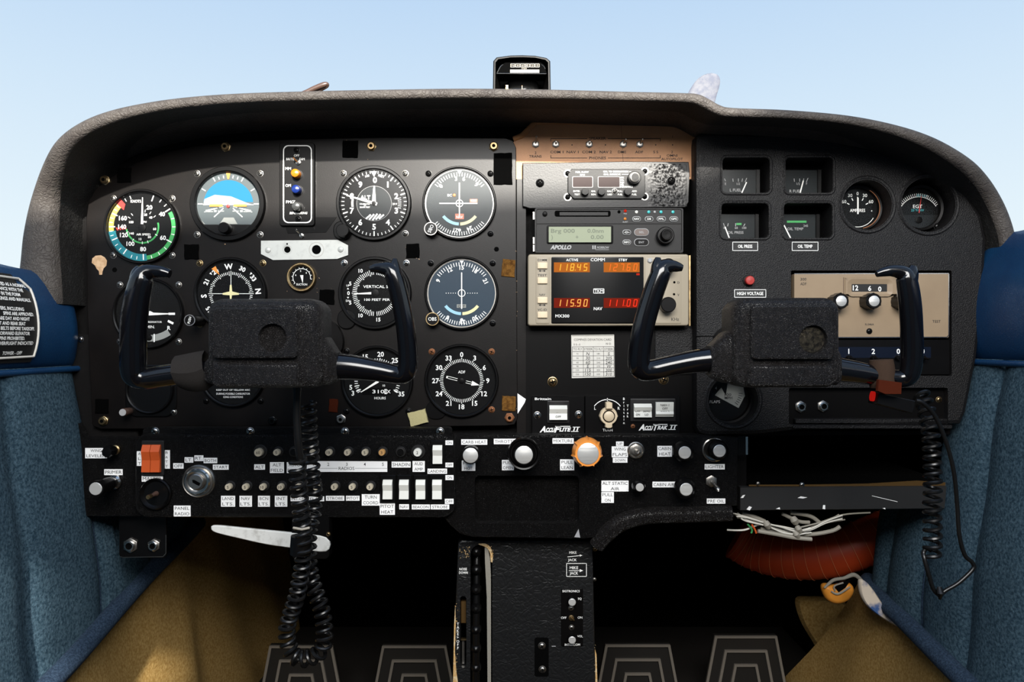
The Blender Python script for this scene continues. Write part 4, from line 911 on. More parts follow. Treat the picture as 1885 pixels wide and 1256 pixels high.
k = knob(th, 1226, 562, 14, 14, 'satin', 'tuning_knob'); knob(th, 1226, 492, 14, 14, 'satin', 'tuning_knob'); th.add('volume_pin', 'greyprint', lambda b: b.lathe(1196, 480, [(4.5, .5), (4.5, 2), (3, 3)], 16))
th.add('side_trim', 'brass', lambda b: b.box(1269, 470, 1272, 600, -4, -2))

th = Thing('blank_radio_panel', 'black blank panel below the beige radio', 'panel', 1120, 668, -.002)
th.add('panel_face', 'black', lambda b: b.plate([(956, 600), (1279, 600), (1281, 806), (956, 806)], [], -3, 0)); th.add('column_edge', 'paint', lambda b: (b.box(951.5, 330, 968, 800, -4, 1), ))
for px, py in ((1017, 703), (1221.5, 699)): screw(th, px, py, 8, 0, 'brass')
th.add('right_pad', 'grain', lambda b: b.prism(rr(1205, 604, 1276, 690, 4), [(0, -1), (0, .8), (1.5, 1.6)]))
th = Thing('compass_card', 'white paper compass deviation card with handwritten headings', 'card', 1091, 656, -.0028)
th.add('card_sheet', 'paper', lambda b: b.prism([(1051.5, 617), (1130.5, 616), (1131.5, 694.5), (1052.5, 696.5)], [(0, -.6), (0, 0)]), smooth=False)
def f(b):
    b.text('COMPASS DEVIATION CARD', 1091, 625.5, 4, .15, fit=69, bold=.0); b.text('11-1', 1062, 634.5, 3.6, .15, fit=11); b.text('N O', 1120, 633, 3.6, .15, fit=9)
    ys = (638.8, 647.5, 655.5, 664, 671.3, 678, 685.2, 693.5); xs = (1053.5, 1073.5, 1092, 1111, 1130)
    for yy in ys: b.line(xs[0], yy, xs[-1], yy - .6, .7, .12)
    for xx in xs: b.line(xx, ys[0], xx + .5, ys[-1], .7, .12)
    b.line(1053, 618.5, 1129.5, 617.7, .6, .12)
    for i, st in enumerate(('TO FLY', 'STEER', 'TO FLY', 'STEER')): b.text(st, (xs[i] + xs[i + 1]) / 2, 643, 3.8, .15, fit=16, bold=.0)
    A = ('N', '30', '60', '90', '120', '150'); C = ('180', '210', '240', '270', '300', '330')
    for i in range(6):
        yy = (ys[i + 1] + ys[i + 2]) / 2; b.text(A[i], 1063, yy, 3, .15, bold=-.01); b.text(C[i], 1101.5, yy, 3, .15, bold=-.01)
th.add('printed_table', 'greyplastic', f, smooth=False)
def f(b):
    ys = (651.5, 659.5, 667.5, 674.5, 681.5, 689)
    for i, (p, q) in enumerate((('N', 'S'), ('30', '205'), ('60', '240'), ('E', 'W'), ('115', '300'), ('150', '310'))): b.text(p, 1082, ys[i], 5.6, .2, slant=.12, bold=.01, rot=R.uniform(-4, 4)); b.text(q, 1120.5, ys[i], 5.4, .2, slant=.12, bold=.01, rot=R.uniform(-4, 4))
th.add('handwriting', 'ink', f, smooth=False)

def rocker(th, x0, y0, x1, y1, h, up=True, m='whiteplastic', name='rocker', parent=None):
    ym = (y0 + y1) / 2
    def f(b):
        q = y1 - y0; pts = [(y0, h + 2.2), (y0 + q * .24, h + 5.6), (y0 + q * .56, h + 3.2), (y1 - .6, h + 4.6), (y1, h + 4)] if up else [(y0, h + 4), (y0 + .6, h + 4.6), (y0 + q * .62, h + 3.4), (y1 - q * .2, h + 4.6), (y1, h + 2.2)]
        A = [b.P(x0, yy, hh) for yy, hh in pts] + [b.P(x0, y1, h - 1), b.P(x0, y0, h - 1)]; B = [b.P(x1, yy, hh) for yy, hh in pts] + [b.P(x1, y1, h - 1), b.P(x1, y0, h - 1)]
        b.loft([A, B], True, True)
    return th.add(name, m, f, parent, smooth=False)
LG = 'greyprint'
def logo(b, first, second, x0, x1, yc):
    xm = x0 + (x1 - x0) * .36; xe = x0 + (x1 - x0) * .76
    b.text('A', x0 + 5, yc, 10, .25, fit=11, slant=.35, bold=.05); b.text(first[1:].upper(), (x0 + xm) / 2 + 5, yc + 1, 6.6, .25, fit=xm - x0 - 10, slant=.3, bold=.05)
    b.text(second[0], xm + 4, yc, 10.5, .25, fit=8, slant=.35, bold=.05); b.text(second[1:].upper(), (xm + xe) / 2 + 5, yc + .5, 6.6, .25, fit=xe - xm - 9, slant=.3, bold=.05)
    b.line(xm + 2, yc - 5.4, xe + 1, yc - 5.4, 1.4, .25); b.line(x0 + 9, yc + 4.8, xm - 1, yc + 4.8, 1.2, .25)
    for q in (xe + 8, xe + 14): b.line(q - 1, yc + 4, q + 1.4, yc - 4, 2.2, .25)
    b.line(xe + 5.5, yc - 4, xe + 19, yc - 4, 1.2, .25); b.line(xe + 2.5, yc + 4, xe + 16, yc + 4, 1.2, .25)
th = Thing('autopilot_switch_unit', 'black autopilot unit with one white ON OFF rocker and slanted lettering', 'avionics', 1027, 766, -.009)
th.add('front_panel', 'satin', lambda b: b.prism(rr(979, 730, 1076, 801, 2), [(0, -8), (0, -.6), (.8, 0)]))
th.add('rocker_frame', 'greyplastic', lambda b: b.prism(rr(1007, 738, 1048, 779, 2), [(0, -.1), (0, 1.6), (1, 2)])); o = rocker(th, 1011, 746, 1043.5, 772.5, 2, True)
th.add('rocker_lettering', 'ink', lambda b: (b.text('ON', 1027, 757.5, 4.2, 5.7, fit=8), b.text('OFF', 1027, 766.5, 4.2, 6.4, fit=10)), o, smooth=False)
th.add('lettering', 'print', lambda b: (b.text('Brittain', 999.5, 734.5, 4.4, .2, fit=30, bold=.03), logo(b, 'Accu', 'Flite', 994, 1066, 790.5)), smooth=False)
screw(th, 989, 764.5, 6, 0, 'chrome'); screw(th, 1065, 763, 6, 0, 'chrome')
th = Thing('autopilot_turn_unit', 'black autopilot unit with cream turn knob and two white rockers', 'avionics', 1163, 764, -.009)
th.add('front_panel', 'satin', lambda b: b.prism(rr(1077, 729, 1252, 799, 2), [(0, -8), (0, -.6), (.8, 0)]))
kb = th.add('turn_knob', 'cream', lambda b: (b.lathe(1119.5, 765.5, [(16.5, .5), (16, 5), (15, 6)], 32, (12, .06)), b.prism([(1113.5, 752), (1113.5, 741), (1118.5, 739), (1120.5, 739), (1125.5, 741), (1125.5, 752)], [(0, .5), (0, 9), (1, 10)]), b.prism([(1113, 779), (1126, 779), (1126, 786), (1122.5, 787.5), (1116.5, 787.5), (1113, 786)], [(0, .5), (0, 6), (1, 7)])), label='cream bakelite turn knob')
th.add('knob_ring', 'deep', lambda b: b.ring(1119.5, 765.5, 9.5, 11.2, 6.6), kb); th.add('knob_cap', 'cream', lambda b: b.lathe(1119.5, 765.5, [(9.3, 5.8), (9.3, 8), (8, 8.6)], 28), kb)
def f(b):
    b.ring(1118, 765.5, 29, 30.4, .2, -54, 54, 24); b.text('TURN', 1118.5, 792, 4.4, .2, fit=18); b.text('L', 1095.5, 752, 5, .2); b.text('R', 1139, 752, 5, .2); b.line(1115.5, 735.5, 1120.5, 735.5, 1.2, .2); b.line(1118, 733, 1118, 738.5, 1.2, .2)
    for i, c in enumerate('Brittain'): b.text(c, 1148.5, 734.5 + i * 6.3, 4.4, .2)
    for i, c in enumerate('Trak'): b.text(c, 1155.5, 747.5 + i * 6.3, 4.4, .2)
    logo(b, 'Accu', 'Trak', 1176, 1244, 787)
th.add('lettering', 'print', f, smooth=False)
th.add('rocker_frame', 'greyplastic', lambda b: b.prism(rr(1160, 734, 1243, 776, 2), [(0, -.1), (0, 1.6), (1, 2)]))
o = rocker(th, 1165.5, 743, 1198, 768, 2, True); th.add('rocker_lettering', 'ink', lambda b: [b.text(s_, px, py, 3.8, hh, fit=ft) for s_, px, py, hh, ft in (('ON', 1172.5, 749.5, 5.4, 7.5), ('HI', 1188.5, 749.5, 5.4, 6), ('OFF', 1172.5, 756, 5.8, 9), ('SENS', 1188.5, 756, 5.8, 13), ('ON', 1172.5, 762.5, 6.6, 7.5), ('LO', 1188.5, 762.5, 6.6, 6.5))], o, smooth=False)
o = rocker(th, 1205.5, 740, 1238, 767, 2, False); th.add('rocker_lettering', 'ink', lambda b: [b.text(s_, px, py, 3.8, hh, fit=ft) for s_, px, py, hh, ft in (('NAV-1', 1221.5, 745, 7, 15.5), ('OFF', 1222, 751.5, 6.2, 10), ('NAV-2', 1222.5, 757.5, 5.6, 15.5))], o, smooth=False)
screw(th, 1165, 785, 3.5, 0, 'rust')

# ================================================================== RIGHT PANEL
rp = Thing('engine_instrument_panel', 'grained black moulded panel with recessed engine gauges on the right', 'instrument panel', 1530, 520, YR)
RPO = [(1280, 262), (1282, 250), (1292, 243), (1310, 241), (1430, 243), (1520, 252), (1600, 268), (1680, 293), (1740, 322), (1785, 358), (1808, 395), (1818, 440), (1812, 560), (1800, 660), (1780, 760), (1770, 782), (1600, 789), (1460, 794), (1400, 801), (1300, 803), (1287, 799), (1281, 788)]
WIN = {'L': (1330, 290, 1417, 355), 'R': (1446, 290, 1533, 355), 'P': (1328, 374, 1415, 438), 'T': (1443, 374, 1532, 438)}
def inw(px, py, d=.026):                      # where a point d behind the panel front shows
    return (CX + (px - CX) * K(YR) / K(YR + d), CY + (py - CY) * K(YR) / K(YR + d))
holes = [list(reversed(rr(x0, y0, x1, y1, 8))) for x0, y0, x1, y1 in WIN.values()]
holes += [list(reversed(circ(1596, 377, 46, 40))), list(reversed(circ(1709, 377, 50, 40))), list(reversed(circ(1350, 737, 46, 40))), list(reversed(rr(1456, 498, 1752, 692, 3))), list(reversed(rr(1452, 714, 1745, 782, 4)))]
rp.add('moulded_panel', 'grain', lambda b: b.plate(RPO, holes, -30, 0, 9))
def f(b):
    A = rr(x0, y0, x1, y1, 8); b.loft([[b.P(*p, 0) for p in inset(A, -5)], [b.P(*p, .9) for p in inset(A, -3)], [b.P(*p, .7) for p in inset(A, -1)], [b.P(*p, -1.5) for p in A]])
for x0, y0, x1, y1 in WIN.values(): rp.add('recess_rim', 'grain', f)
for cx, cy, r_ in ((1596, 377, 46), (1709, 377, 50), (1350, 737, 46)): rp.add('recess_rim', 'grain', lambda b: b.lathe(cx, cy, [(r_ + 8, 0), (r_ + 5.5, 1.3), (r_ + 2, .8), (r_, -2)], 48, cap=False))
rp.add('recess_back', 'deep', lambda b: b.box(1270, 270, 1765, 800, -30, -28))
rp.add('seam', 'deep', lambda b: b.box(1281, 618.5, 1332, 620, -.5, .15))
for x0, x1, st, y0, y1 in ((1347, 1396, 'OIL PRESS', 444.5, 463), (1456.5, 1507, 'OIL TEMP', 444.5, 463), (1350.5, 1411, 'HIGH VOLTAGE', 532, 549)):
    o = rp.add('placard', 'cardblack', lambda b: b.box(x0, y0, x1, y1, -.2, .3), smooth=False); rp.add('lettering', 'print', lambda b: (b.pline([(x0 + 1.5, y0 + 1.5), (x1 - 1.5, y0 + 1.5), (x1 - 1.5, y1 - 1.5), (x0 + 1.5, y1 - 1.5)], .9, .45, True), b.text(st, (x0 + x1) / 2, (y0 + y1) / 2, 5.6, .45, fit=(x1 - x0) * .80 if len(st) > 10 else (x1 - x0) * .54, bold=.05)), o, smooth=False)
th = Thing('warning_button', 'round red high voltage warning light above its white placard', 'light', 1380, 517, YR)
th.add('lens', 'redlens', lambda b: b.lathe(1378, 517, [(8.2, 0), (8.2, 5.5), (7, 6.3), (0, 6.6)], 22)); th.add('socket', 'black', lambda b: b.lathe(1378, 517, [(11, -.2), (10.5, .8), (8.2, 1)], 22))

GR = 'small recessed engine gauges on the right panel'
def small(key, name, label, texts, na, extra):
    x0, y0, x1, y1 = WIN[key]; yy = YR + .024; X0, Y0 = inw(x0, y0, .024); X1, Y1 = inw(x1, y1, .024)
    fx0, fx1, fy0, fy1 = X0 + 8, X0 + 72, Y0 + 14, Y1 - 1
    th = Thing(name, label, 'gauge', (fx0 + fx1) / 2, (fy0 + fy1) / 2, yy, GR)
    th.add('gauge_face', 'dialgrey', lambda b: b.prism(rr(fx0, fy0, fx1, fy1, 2), [(0, -2), (0, 0)]))
    th.add('case_edge', 'satin', lambda b: b.box(fx1, fy0, fx1 + 6, fy1, -2, 3))
    def f(b):
        for st, u, v, c in texts: b.text(st, lerp(fx0, fx1, u), lerp(fy0, fy1, v), c, .3)
        for u, v, du, dv in extra: b.line(lerp(fx0, fx1, u), lerp(fy0, fy1, v), lerp(fx0, fx1, u + du), lerp(fy0, fy1, v + dv), 1.2, .3)
    th.add('dial_markings', 'greyprint', f, smooth=False)
    u0, v0, u1, v1 = na; th.add('needle', 'needle', lambda b: b.line(lerp(fx0, fx1, u0), lerp(fy0, fy1, v0), lerp(fx0, fx1, u1), lerp(fy0, fy1, v1), 2.2, 1), smooth=False)
    th.add('glass', 'glass', lambda b: b.flat(rr(fx0, fy0, fx1, fy1, 2), 2.6), smooth=False); return th, (fx0, fx1, fy0, fy1)
T5 = [(.34, .32, .01, .12), (.50, .32, .0, .12), (.62, .32, -.02, .12), (.74, .30, -.05, .16)]
small('L', 'left_fuel_gauge', 'recessed left fuel gauge marked L FUEL at the upper left of four', [('E', .13, .52, 4), ('1/2', .50, .52, 4), ('L FUEL', .42, .76, 5)], (.55, 1.0, .73, .46), T5 + [(.10, .32, .03, .1)])
small('R', 'right_fuel_gauge', 'recessed right fuel gauge marked R FUEL at the upper right of four', [('E', .06, .52, 4), ('1/2', .46, .52, 4), ('F', .70, .52, 4), ('R FUEL', .38, .80, 5)], (.48, 1.0, .60, .40), T5)
t_, q_ = small('P', 'oil_pressure_gauge', 'recessed oil pressure gauge above the OIL PRESS placard', [('0', .12, .52, 4), ('60', .47, .52, 4), ('100', .70, .52, 4), ('OIL PRESS', .45, .70, 4.6)], (.28, .98, .14, .48), [(.10, .34, .03, .12), (.24, .34, -.02, .12), (.45, .34, .0, .12), (.72, .36, -.04, .1)])
t_.add('green_band', 'green', lambda b: b.box(lerp(q_[0], q_[1], .47), lerp(q_[2], q_[3], .33), lerp(q_[0], q_[1], .62), lerp(q_[2], q_[3], .41), 0, .35), smooth=False)
t_, q_ = small('T', 'oil_temperature_gauge', 'recessed oil temperature gauge above the OIL TEMP placard', [('OIL TEMP', .42, .56, 4.8), ('245', .72, .44, 4)], (.30, .98, .09, .42), [])
t_.add('green_band', 'green', lambda b: b.box(lerp(q_[0], q_[1], .18), lerp(q_[2], q_[3], .24), lerp(q_[0], q_[1], .74), lerp(q_[2], q_[3], .32), 0, .35), smooth=False)
def roundrec(name, label, hx, hy, hr, rf, d, dx):
    yy = YR + d; cx, cy = inw(hx, hy, d); cx += dx
    th = Thing(name, label, 'gauge', cx, cy, yy, 'round recessed gauges on the right panel')
    th.add('gauge_can', 'black', lambda b: b.lathe(cx, cy, [(rf + 8, -2), (rf + 8, 2), (rf + 5, 6), (rf + 1, 5), (rf, .2)], 44)); th.add('dial_face', 'dial', lambda b: b.flat(circ(cx, cy, rf + .5, 44), .3), smooth=False)
    th.add('glass', 'glass', lambda b: b.flat(circ(cx, cy, rf + .3, 40), 4), smooth=False)
    return th, cx, cy
th, cx, cy = roundrec('ammeter', 'round recessed ammeter marked AMPERES', 1596, 377, 46, 36, .026, 2)
def f(b):
    for st, a in (('60', -62), ('30', -29), ('0', 0), ('30', 29), ('60', 62)): b.text(st, *polar(cx, cy, 28, a), 6, .6); b.line(*polar(cx, cy, 17, a), *polar(cx, cy, 22, a), 1.6, .6)
    b.text('AMPERES', cx, cy + 3, 5.6, .6, fit=28); b.text('+', cx + 26, cy + 4, 4, .6); b.ring(cx, cy, 33, 34, .6, 120, 240, 24)
th.add('dial_markings', 'print', f, smooth=False); needle(th, cx, cy + 6, 26, 0, 2.6, 4, 1.6, tip=False); th.add('red_ring', 'rust', lambda b: b.ring(cx, cy, 36.5, 38, 5.4, 30, 170))
th, cx, cy = roundrec('exhaust_temperature_gauge', 'round recessed exhaust gas temperature gauge marked EGT with teal lettering', 1709, 377, 50, 36, .025, 4)
def f(b):
    b.ring(cx, cy + 16, 37, 38.2, .6, -58, 58); b.ticks(cx, cy + 16, 38, 44, -55, 55, 22, 1, .6); b.text('EGT', cx - 2, cy - 4, 6.2, .7, fit=17); b.text('*', cx + 16, cy - 20, 8, .6)
th.add('dial_markings', 'print', f, smooth=False); th.add('teal_lettering', 'cyanprint', lambda b: (b.text('Alcor', cx + 4, cy - 24, 6, .6, fit=20, slant=.3), b.text('25°F/DIV', cx - 2, cy + 3, 4, .6, fit=24)), smooth=False)
needle(th, cx, cy + 8, 32, 8, 1.6, 0, 1.5, m='markred'); th.add('lower_cover', 'satin', lambda b: b.prism(circ(cx, cy, 36, 30, 110, 250), [(0, .4), (0, 2.4)]), smooth=False); hubcap(th, cx - 2, cy + 22, 6, h=4); screw(th, cx + 30, cy + 34, 6, 5, 'satin')
th, cx, cy = roundrec('flap_indicator', 'round recessed flap indicator with cream 100 MPH sector at lower left of right panel', 1350, 737, 46, 40, .026, 0)
th.add('cream_sector', 'palegrey', lambda b: b.flat([polar(cx, cy - 4, 2, -60), polar(cx - 8, cy - 12, 34, 20), polar(cx - 8, cy - 12, 42, 60), polar(cx - 8, cy - 12, 42, 100), polar(cx - 8, cy - 12, 42, 135), (cx - 22, cy - 6), (cx - 10, cy - 20)], .5), smooth=False)
th.add('dial_markings', 'ink', lambda b: (b.text('100', cx + 2, cy - 7, 5, .8, fit=12), b.text('MPH', cx + 3, cy - 1, 5, .8, fit=14), b.ticks(cx - 8, cy - 12, 30, 37, 95, 130, 5, 1, .8)), smooth=False); th.add('lettering', 'greyprint', lambda b: (b.text('FLAPS', cx - 22, cy + 6, 5, .8, fit=19), b.text('4', cx - 20, cy - 19, 5, .8)), smooth=False)

th = Thing('adf_radio', 'tan ADF radio with black window showing 12 6 0', 'avionics', 1603, 562, YR + .004)
th.add('front_panel', 'adftan', lambda b: b.prism(rr(1461, 504, 1745, 622, 3), [(0, -10), (0, 1.6), (.8, 2)])); th.add('chrome_edge', 'chrome', lambda b: b.pline([(1461, 504.5), (1744.5, 504), (1744.5, 617), (1741, 621), (1461, 621.5)], 1.6, 2.15), smooth=False)
wn = th.add('window_surround', 'adftan', lambda b: (lambda A, B: b.loft([[b.P(*p, 2) for p in A], [b.P(*p, 4) for p in inset(A, 2)], [b.P(*p, 4) for p in inset(B, -9)], [b.P(*p, 2.4) for p in B]]))(rr(1552, 511, 1649, 544, 1), rr(1566, 523.5, 1631, 537.5, 1)), smooth=False)
th.add('frequency_window', 'cardblack', lambda b: b.box(1564, 522, 1633, 539, 2, 2.3), wn, smooth=False); th.add('digits', 'print', lambda b: (b.text('12', 1573, 530.5, 9, 2.5, fit=10), b.text('6', 1599, 531.5, 8.5, 2.5), b.text('0', 1617.5, 532.5, 8.5, 2.5)), wn, smooth=False)
th.add('dividing_line', 'rodbrown', lambda b: b.line(1551, 511, 1551, 545, .8, 2.1), smooth=False)
for px in (1535, 1594, 1652):
    k = knob(th, px, 556, 14, 19, 'satin', 'tuning_knob', lobes=(6, .10), n=36); th.add('knob_cap', 'knobface', lambda b: b.lathe(px, 556, [(9.6, 18.8), (9.6, 19.3), (8.8, 19.6)], 28), k)
th.add('lettering', 'ink', lambda b: (b.text('300', 1477.5, 514.5, 5, 2.2, fit=11), b.text('ADF', 1477.5, 523, 5, 2.2, fit=11), b.text('R-546A', 1599, 597.5, 3.6, 2.2, fit=16), b.text('TEST', 1722, 592, 4.6, 2.2, fit=15)), smooth=False); screw(th, 1598.5, 610, 4.8, 2, 'satin')
th = Thing('transponder', 'black transponder with dark blue code window showing 1 2 0 0 below the tan radio', 'avionics', 1603, 660, YR + .004)
th.add('front_panel', 'satin', lambda b: b.prism(rr(1461, 626, 1747, 690, 2), [(0, -10), (0, 1.2), (.8, 1.6)])); th.add('code_window', 'codeblue', lambda b: b.box(1500, 639, 1712, 659, 1.5, 1.8), smooth=False); th.add('digits', 'print', lambda b: [b.text(s_, px, 647, 9, 2) for s_, px in (('1', 1561), ('2', 1606), ('0', 1652), ('0', 1697))], smooth=False)
for px in (1560, 1605, 1650, 1695): th.add('code_lever', 'satin', lambda b: (b.lathe(px, 659, [(5, 1.5), (5, 6), (4, 7)], 16), b.wtube([(px, 659, 6, 2.4), (px + 5, 661, 12, 2)], 0, 3, 8)))
th = Thing('jack_plate', 'black recessed plate with two headset jacks under the right yoke', 'panel', 1598, 750, YR + .008)
th.add('plate_face', 'black', lambda b: b.box(1452, 712, 1748, 786, -2, 0)); th.add('ledge', 'grain', lambda b: (b.prism(rr(1460, 770, 1742, 779, 2), [(0, -1), (0, 5), (1, 6)]), b.prism(rr(1454, 781, 1745, 788, 2), [(0, -1), (0, 8), (1, 9)])))
screw(th, 1728, 736, 5, 0, 'brass'); screw(th, 1731, 669, 3, 0, 'satin')
def jack(px, py, y, label, r=11, grp='headset jacks'):
    t = Thing('headset_jack', label, 'jack', px, py, y, grp); t.add('hex_nut', 'steel', lambda b: b.lathe(px, py, [(r, 0), (r, 1.8), (r * .88, 2.4), (r * .7, 2.4)], 6, cap=False)); t.add('barrel', 'chrome', lambda b: b.lathe(px, py, [(r * .72, 1), (r * .72, 4.4), (r * .62, 5), (r * .44, 5), (r * .42, 2)], 24, cap=False)); t.add('socket', 'deep', lambda b: b.flat(circ(px, py, r * .44, 20), 3.4), smooth=False); return t
jack(1473, 749, YR + .008, 'left one of the two jacks under the right yoke'); jack(1514, 748, YR + .008, 'right one of the two jacks under the right yoke')
# ================================================================== SWITCHES AND KNOBS
def breaker(px, py, big, num, label, m='whiteplastic', h=9):
    t = Thing('circuit_breaker', label, 'circuit breaker', px, py, YS, 'round push circuit breakers on the switch panel'); r = 13 if big else 9.5
    t.add('collar', 'greyplastic' if m != 'orange' else 'rust', lambda b: b.lathe(px, py, [(r, -.2), (r, 1.6), (r - 1, 2.2), (r * .78, 2.2), (r * .74, 3.2), (r * .62, 3.4)], 26))
    k = t.add('button', m, lambda b: b.lathe(px, py, [(r * .62 if not big else 7.4, 1), (r * .62 if not big else 7.4, h - .6), (r * .56 if not big else 6.8, h)], 24))
    if num: t.add('lettering', 'ink', lambda b: b.text(num, px, py, 5.2, h + .15, bold=.02), k, smooth=False)
BT = mat('buttontan', (.50, .44, .33), .55, var=(120, (.36, .31, .22), .45, .7))
BO = mat('buttonorange', (.50, .27, .09), .55)
for px, big, num, nm, m in ((480, 1, '60', 'ALT', 'buttontan'), (513, 0, '5', 'ALT FIELD', 'buttontan'), (542, 0, '', 'AUTO PILOT', 'satin'), (579, 0, '', 'blank first RADIOS', 'buttontan'), (608, 0, '10', 'second RADIOS', 'buttontan'), (642, 0, '5', 'middle RADIOS', 'buttontan'), (674, 0, '5', 'fourth RADIOS', 'buttontan'), (705, 0, '3', 'orange last RADIOS', 'buttonorange'), (738, 0, '', 'SHADIN', 'satin'), (770, 1, '2', 'AUD AMP', 'whiteplastic')):
    breaker(px, 831.5, big, num, f'upper row circuit breaker button by the {nm} label', m, 9 if m != 'satin' else 5)
for px, num, nm in ((425, '5', 'LAND LTS'), (456, '5', 'NAV LTS'), (487.5, '10', 'BCN LTS'), (520, '10', 'INT LTS'), (552, '10', 'INT.CM'), (585, '5', 'FLAPS'), (618, '5', 'STROBE'), (650.5, '5', 'PITOT'), (683, '5', 'TURN COORD')):
    breaker(px, 894.5, 0, num, f'lower row circuit breaker button above the {nm} label', 'buttontan')
def rock(x0, y0, x1, y1, label):
    t = Thing('rocker_switch', label, 'switch', (x0 + x1) / 2, (y0 + y1) / 2, YS, 'white rocker switches'); xm = (x0 + x1) / 2; hh = y1 - y0
    t.add('housing', 'satin', lambda b: b.prism(rr(x0, y0, x1, y1, 1.5), [(0, -.2), (0, 2.4), (1, 3)])); rocker(t, xm - 8.6, y0 + hh * .16, xm + 8.6, y1 - hh * .15, 3, True)
rock(793, 811, 819.5, 860, 'white rocker switch above the LANDING label')
for (x0, x1), nm in zip(((701, 729), (731.5, 758.5), (762, 788.5), (792, 819)), ('PITOT HEAT', 'NAV', 'BEACON', 'lower STROBE')): rock(x0, 874, x1, 925, f'white rocker switch above the {nm} label')
t = Thing('master_switch', 'split red orange master rocker switch between ALT and BATT labels', 'switch', 283, 843, YS)
t.add('housing', 'greyplastic', lambda b: b.prism(rr(263, 811, 304, 875, 2), [(0, -.2), (0, 3), (1.2, 3.6)]))
rocker(t, 266.5, 818, 282, 868, 3.4, True, 'orangered', 'rocker'); rocker(t, 283, 818, 299.5, 868, 3.4, True, 'orangered', 'rocker')
t = Thing('ignition_switch', 'round metal ignition key switch with empty keyhole', 'switch', 366, 886, YS)
t.add('escutcheon', 'steel', lambda b: b.lathe(366, 886, [(31, -.3), (30, 1.6), (28.5, 2.4), (26, 1.2)], 44)); t.add('bezel_ring', 'chrome', lambda b: b.lathe(366, 885.5, [(24, 0), (24, 5), (22, 6.4), (16, 6), (14, 5)], 40)); c_ = t.add('key_cylinder', 'steel', lambda b: b.lathe(366, 885, [(14, 3), (14, 8), (12.6, 8.8)], 36)); t.add('keyhole', 'deep', lambda b: b.prism([(360, 881), (364, 881), (375, 887), (373, 892), (368, 890), (361, 886)], [(0, 8.6), (0, 9)]), c_, smooth=False)
t = Thing('dimmer_knob', 'black dished dimmer knob with bare brass shaft left of the ignition', 'knob', 288, 911, YS)
t.add('dish', 'satin', lambda b: b.lathe(288, 909, [(29, -.2), (29, 3), (27, 4.4), (25.5, 3), (22, .8), (0, .4)], 44)); t.add('shaft', 'rodbrown', lambda b: b.lathe(288, 909, [(5, .4), (4.5, 4), (3.4, 5), (3.4, 14)], 16)); t.add('shaft_tip', 'brass', lambda b: b.lathe(288, 909, [(4, 13), (4, 19), (3.4, 19.6)], 16))
t = Thing('primer_knob', 'black push-pull primer knob with silver cap on a chrome collar', 'knob', 213, 888, -.014)
t.add('collar', 'chrome', lambda b: b.lathe(213, 887, [(13, 0), (13, 4), (11.5, 5), (10, 6), (10, 12)], 28)); k = t.add('grip', 'satin', lambda b: b.lathe(213, 887, [(10, 11), (12, 13), (12.5, 16), (13, 30), (14.5, 38), (14, 40)], 32)); t.add('knob_cap', 'knobface', lambda b: b.lathe(213, 887, [(11.2, 39.8), (11.2, 40.6), (10.6, 41)], 32), k)
t = Thing('wing_leveler_valve', 'small knurled black wing leveler knob with brass collar', 'knob', 215, 829, -.014)
t.add('collar', 'brass', lambda b: b.lathe(214, 828, [(9, 0), (9, 3), (7, 4), (7, 9)], 20)); t.add('grip', 'satin', lambda b: b.lathe(214, 828, [(8, 8), (10, 10), (10, 18), (8.5, 20), (5, 20.4)], 36, (9, .10)))
def ppknob(px, py, r, rc, label, h=24, y=YC, m='satin', dish=False, lobes=None):
    t = Thing('push_pull_knob', label, 'knob', px, py, y)
    t.add('shaft_collar', 'black', lambda b: b.lathe(px, py, [(r * .6, -.2), (r * .55, 2), (r * .3, 3), (r * .3, h * .5)], 24))
    if dish: k = t.add('grip', m, lambda b: b.lathe(px, py, [(r * .45, h * .4), (r * .6, h * .55), (r * .98, h * .62), (r, h * .72), (r * .95, h * .82), (r * .86, h * .8), (r * .8, h * .66), (r * .72, h * .66), (r * .66, h * .9), (r * .60, h)], 48))
    else: k = t.add('grip', m, lambda b: b.lathe(px, py, [(r * .5, h * .35), (r * .95, h * .5), (r, h * .62), (r * .93, h * .85), (rc * 1.18, h)], 48 if not lobes else 140, lobes))
    t.add('knob_cap', 'knobface', lambda b: b.lathe(px, py, [(rc, h - .2), (rc, h + .5), (rc * .93, h + .9), (0, h + 1)], 36), k); return t
ppknob(868.5, 832, 16.5, 13.5, 'black carb heat knob with silver face at the left of the throttle row', 26)
ppknob(963.5, 829, 29.5, 15.8, 'large black throttle knob with silver face', 34, dish=True)
t = ppknob(1077, 827.5, 27, 19, 'large orange mixture knob with lobed rim and silver face', 32, m='orange', lobes=(7, .10))
ppknob(1252, 828, 19.5, 11.3, 'black cabin heat knob with silver face', 22); ppknob(1316, 826, 19, 11.3, 'black cigarette lighter knob with silver face and chrome collar', 18); ppknob(1254.5, 894, 19.5, 11.5, 'black cabin air knob with silver face', 22); ppknob(1172, 891, 12.5, 7.4, 'small black alternate static air knob', 20)
t = Thing('lighter_socket', 'chrome ring of the cigarette lighter', 'socket', 1316, 828, YC); t.add('ring', 'chrome', lambda b: b.lathe(1314, 828, [(23, -.2), (22, 2), (20, 2.4), (19, .5)], 36))
toggle(1170, 829, YC, (2, 1), 'short silver wing flap toggle switch in a round collar', r=12, ln=12, m='steel', bat=4.5)
t = Thing('flap_switch_guard', 'round steel collar around the wing flap toggle', 'collar', 1170, 829, YC); t.add('ring', 'steel', lambda b: b.lathe(1170, 829, [(15.5, -.2), (15.5, 1.6), (14, 2.2), (12.5, 1)], 32))
toggle(1309, 886, YC, (4, 9), 'silver pre-oil toggle switch pointing down', r=11, ln=19, m='steel', bat=4.2)
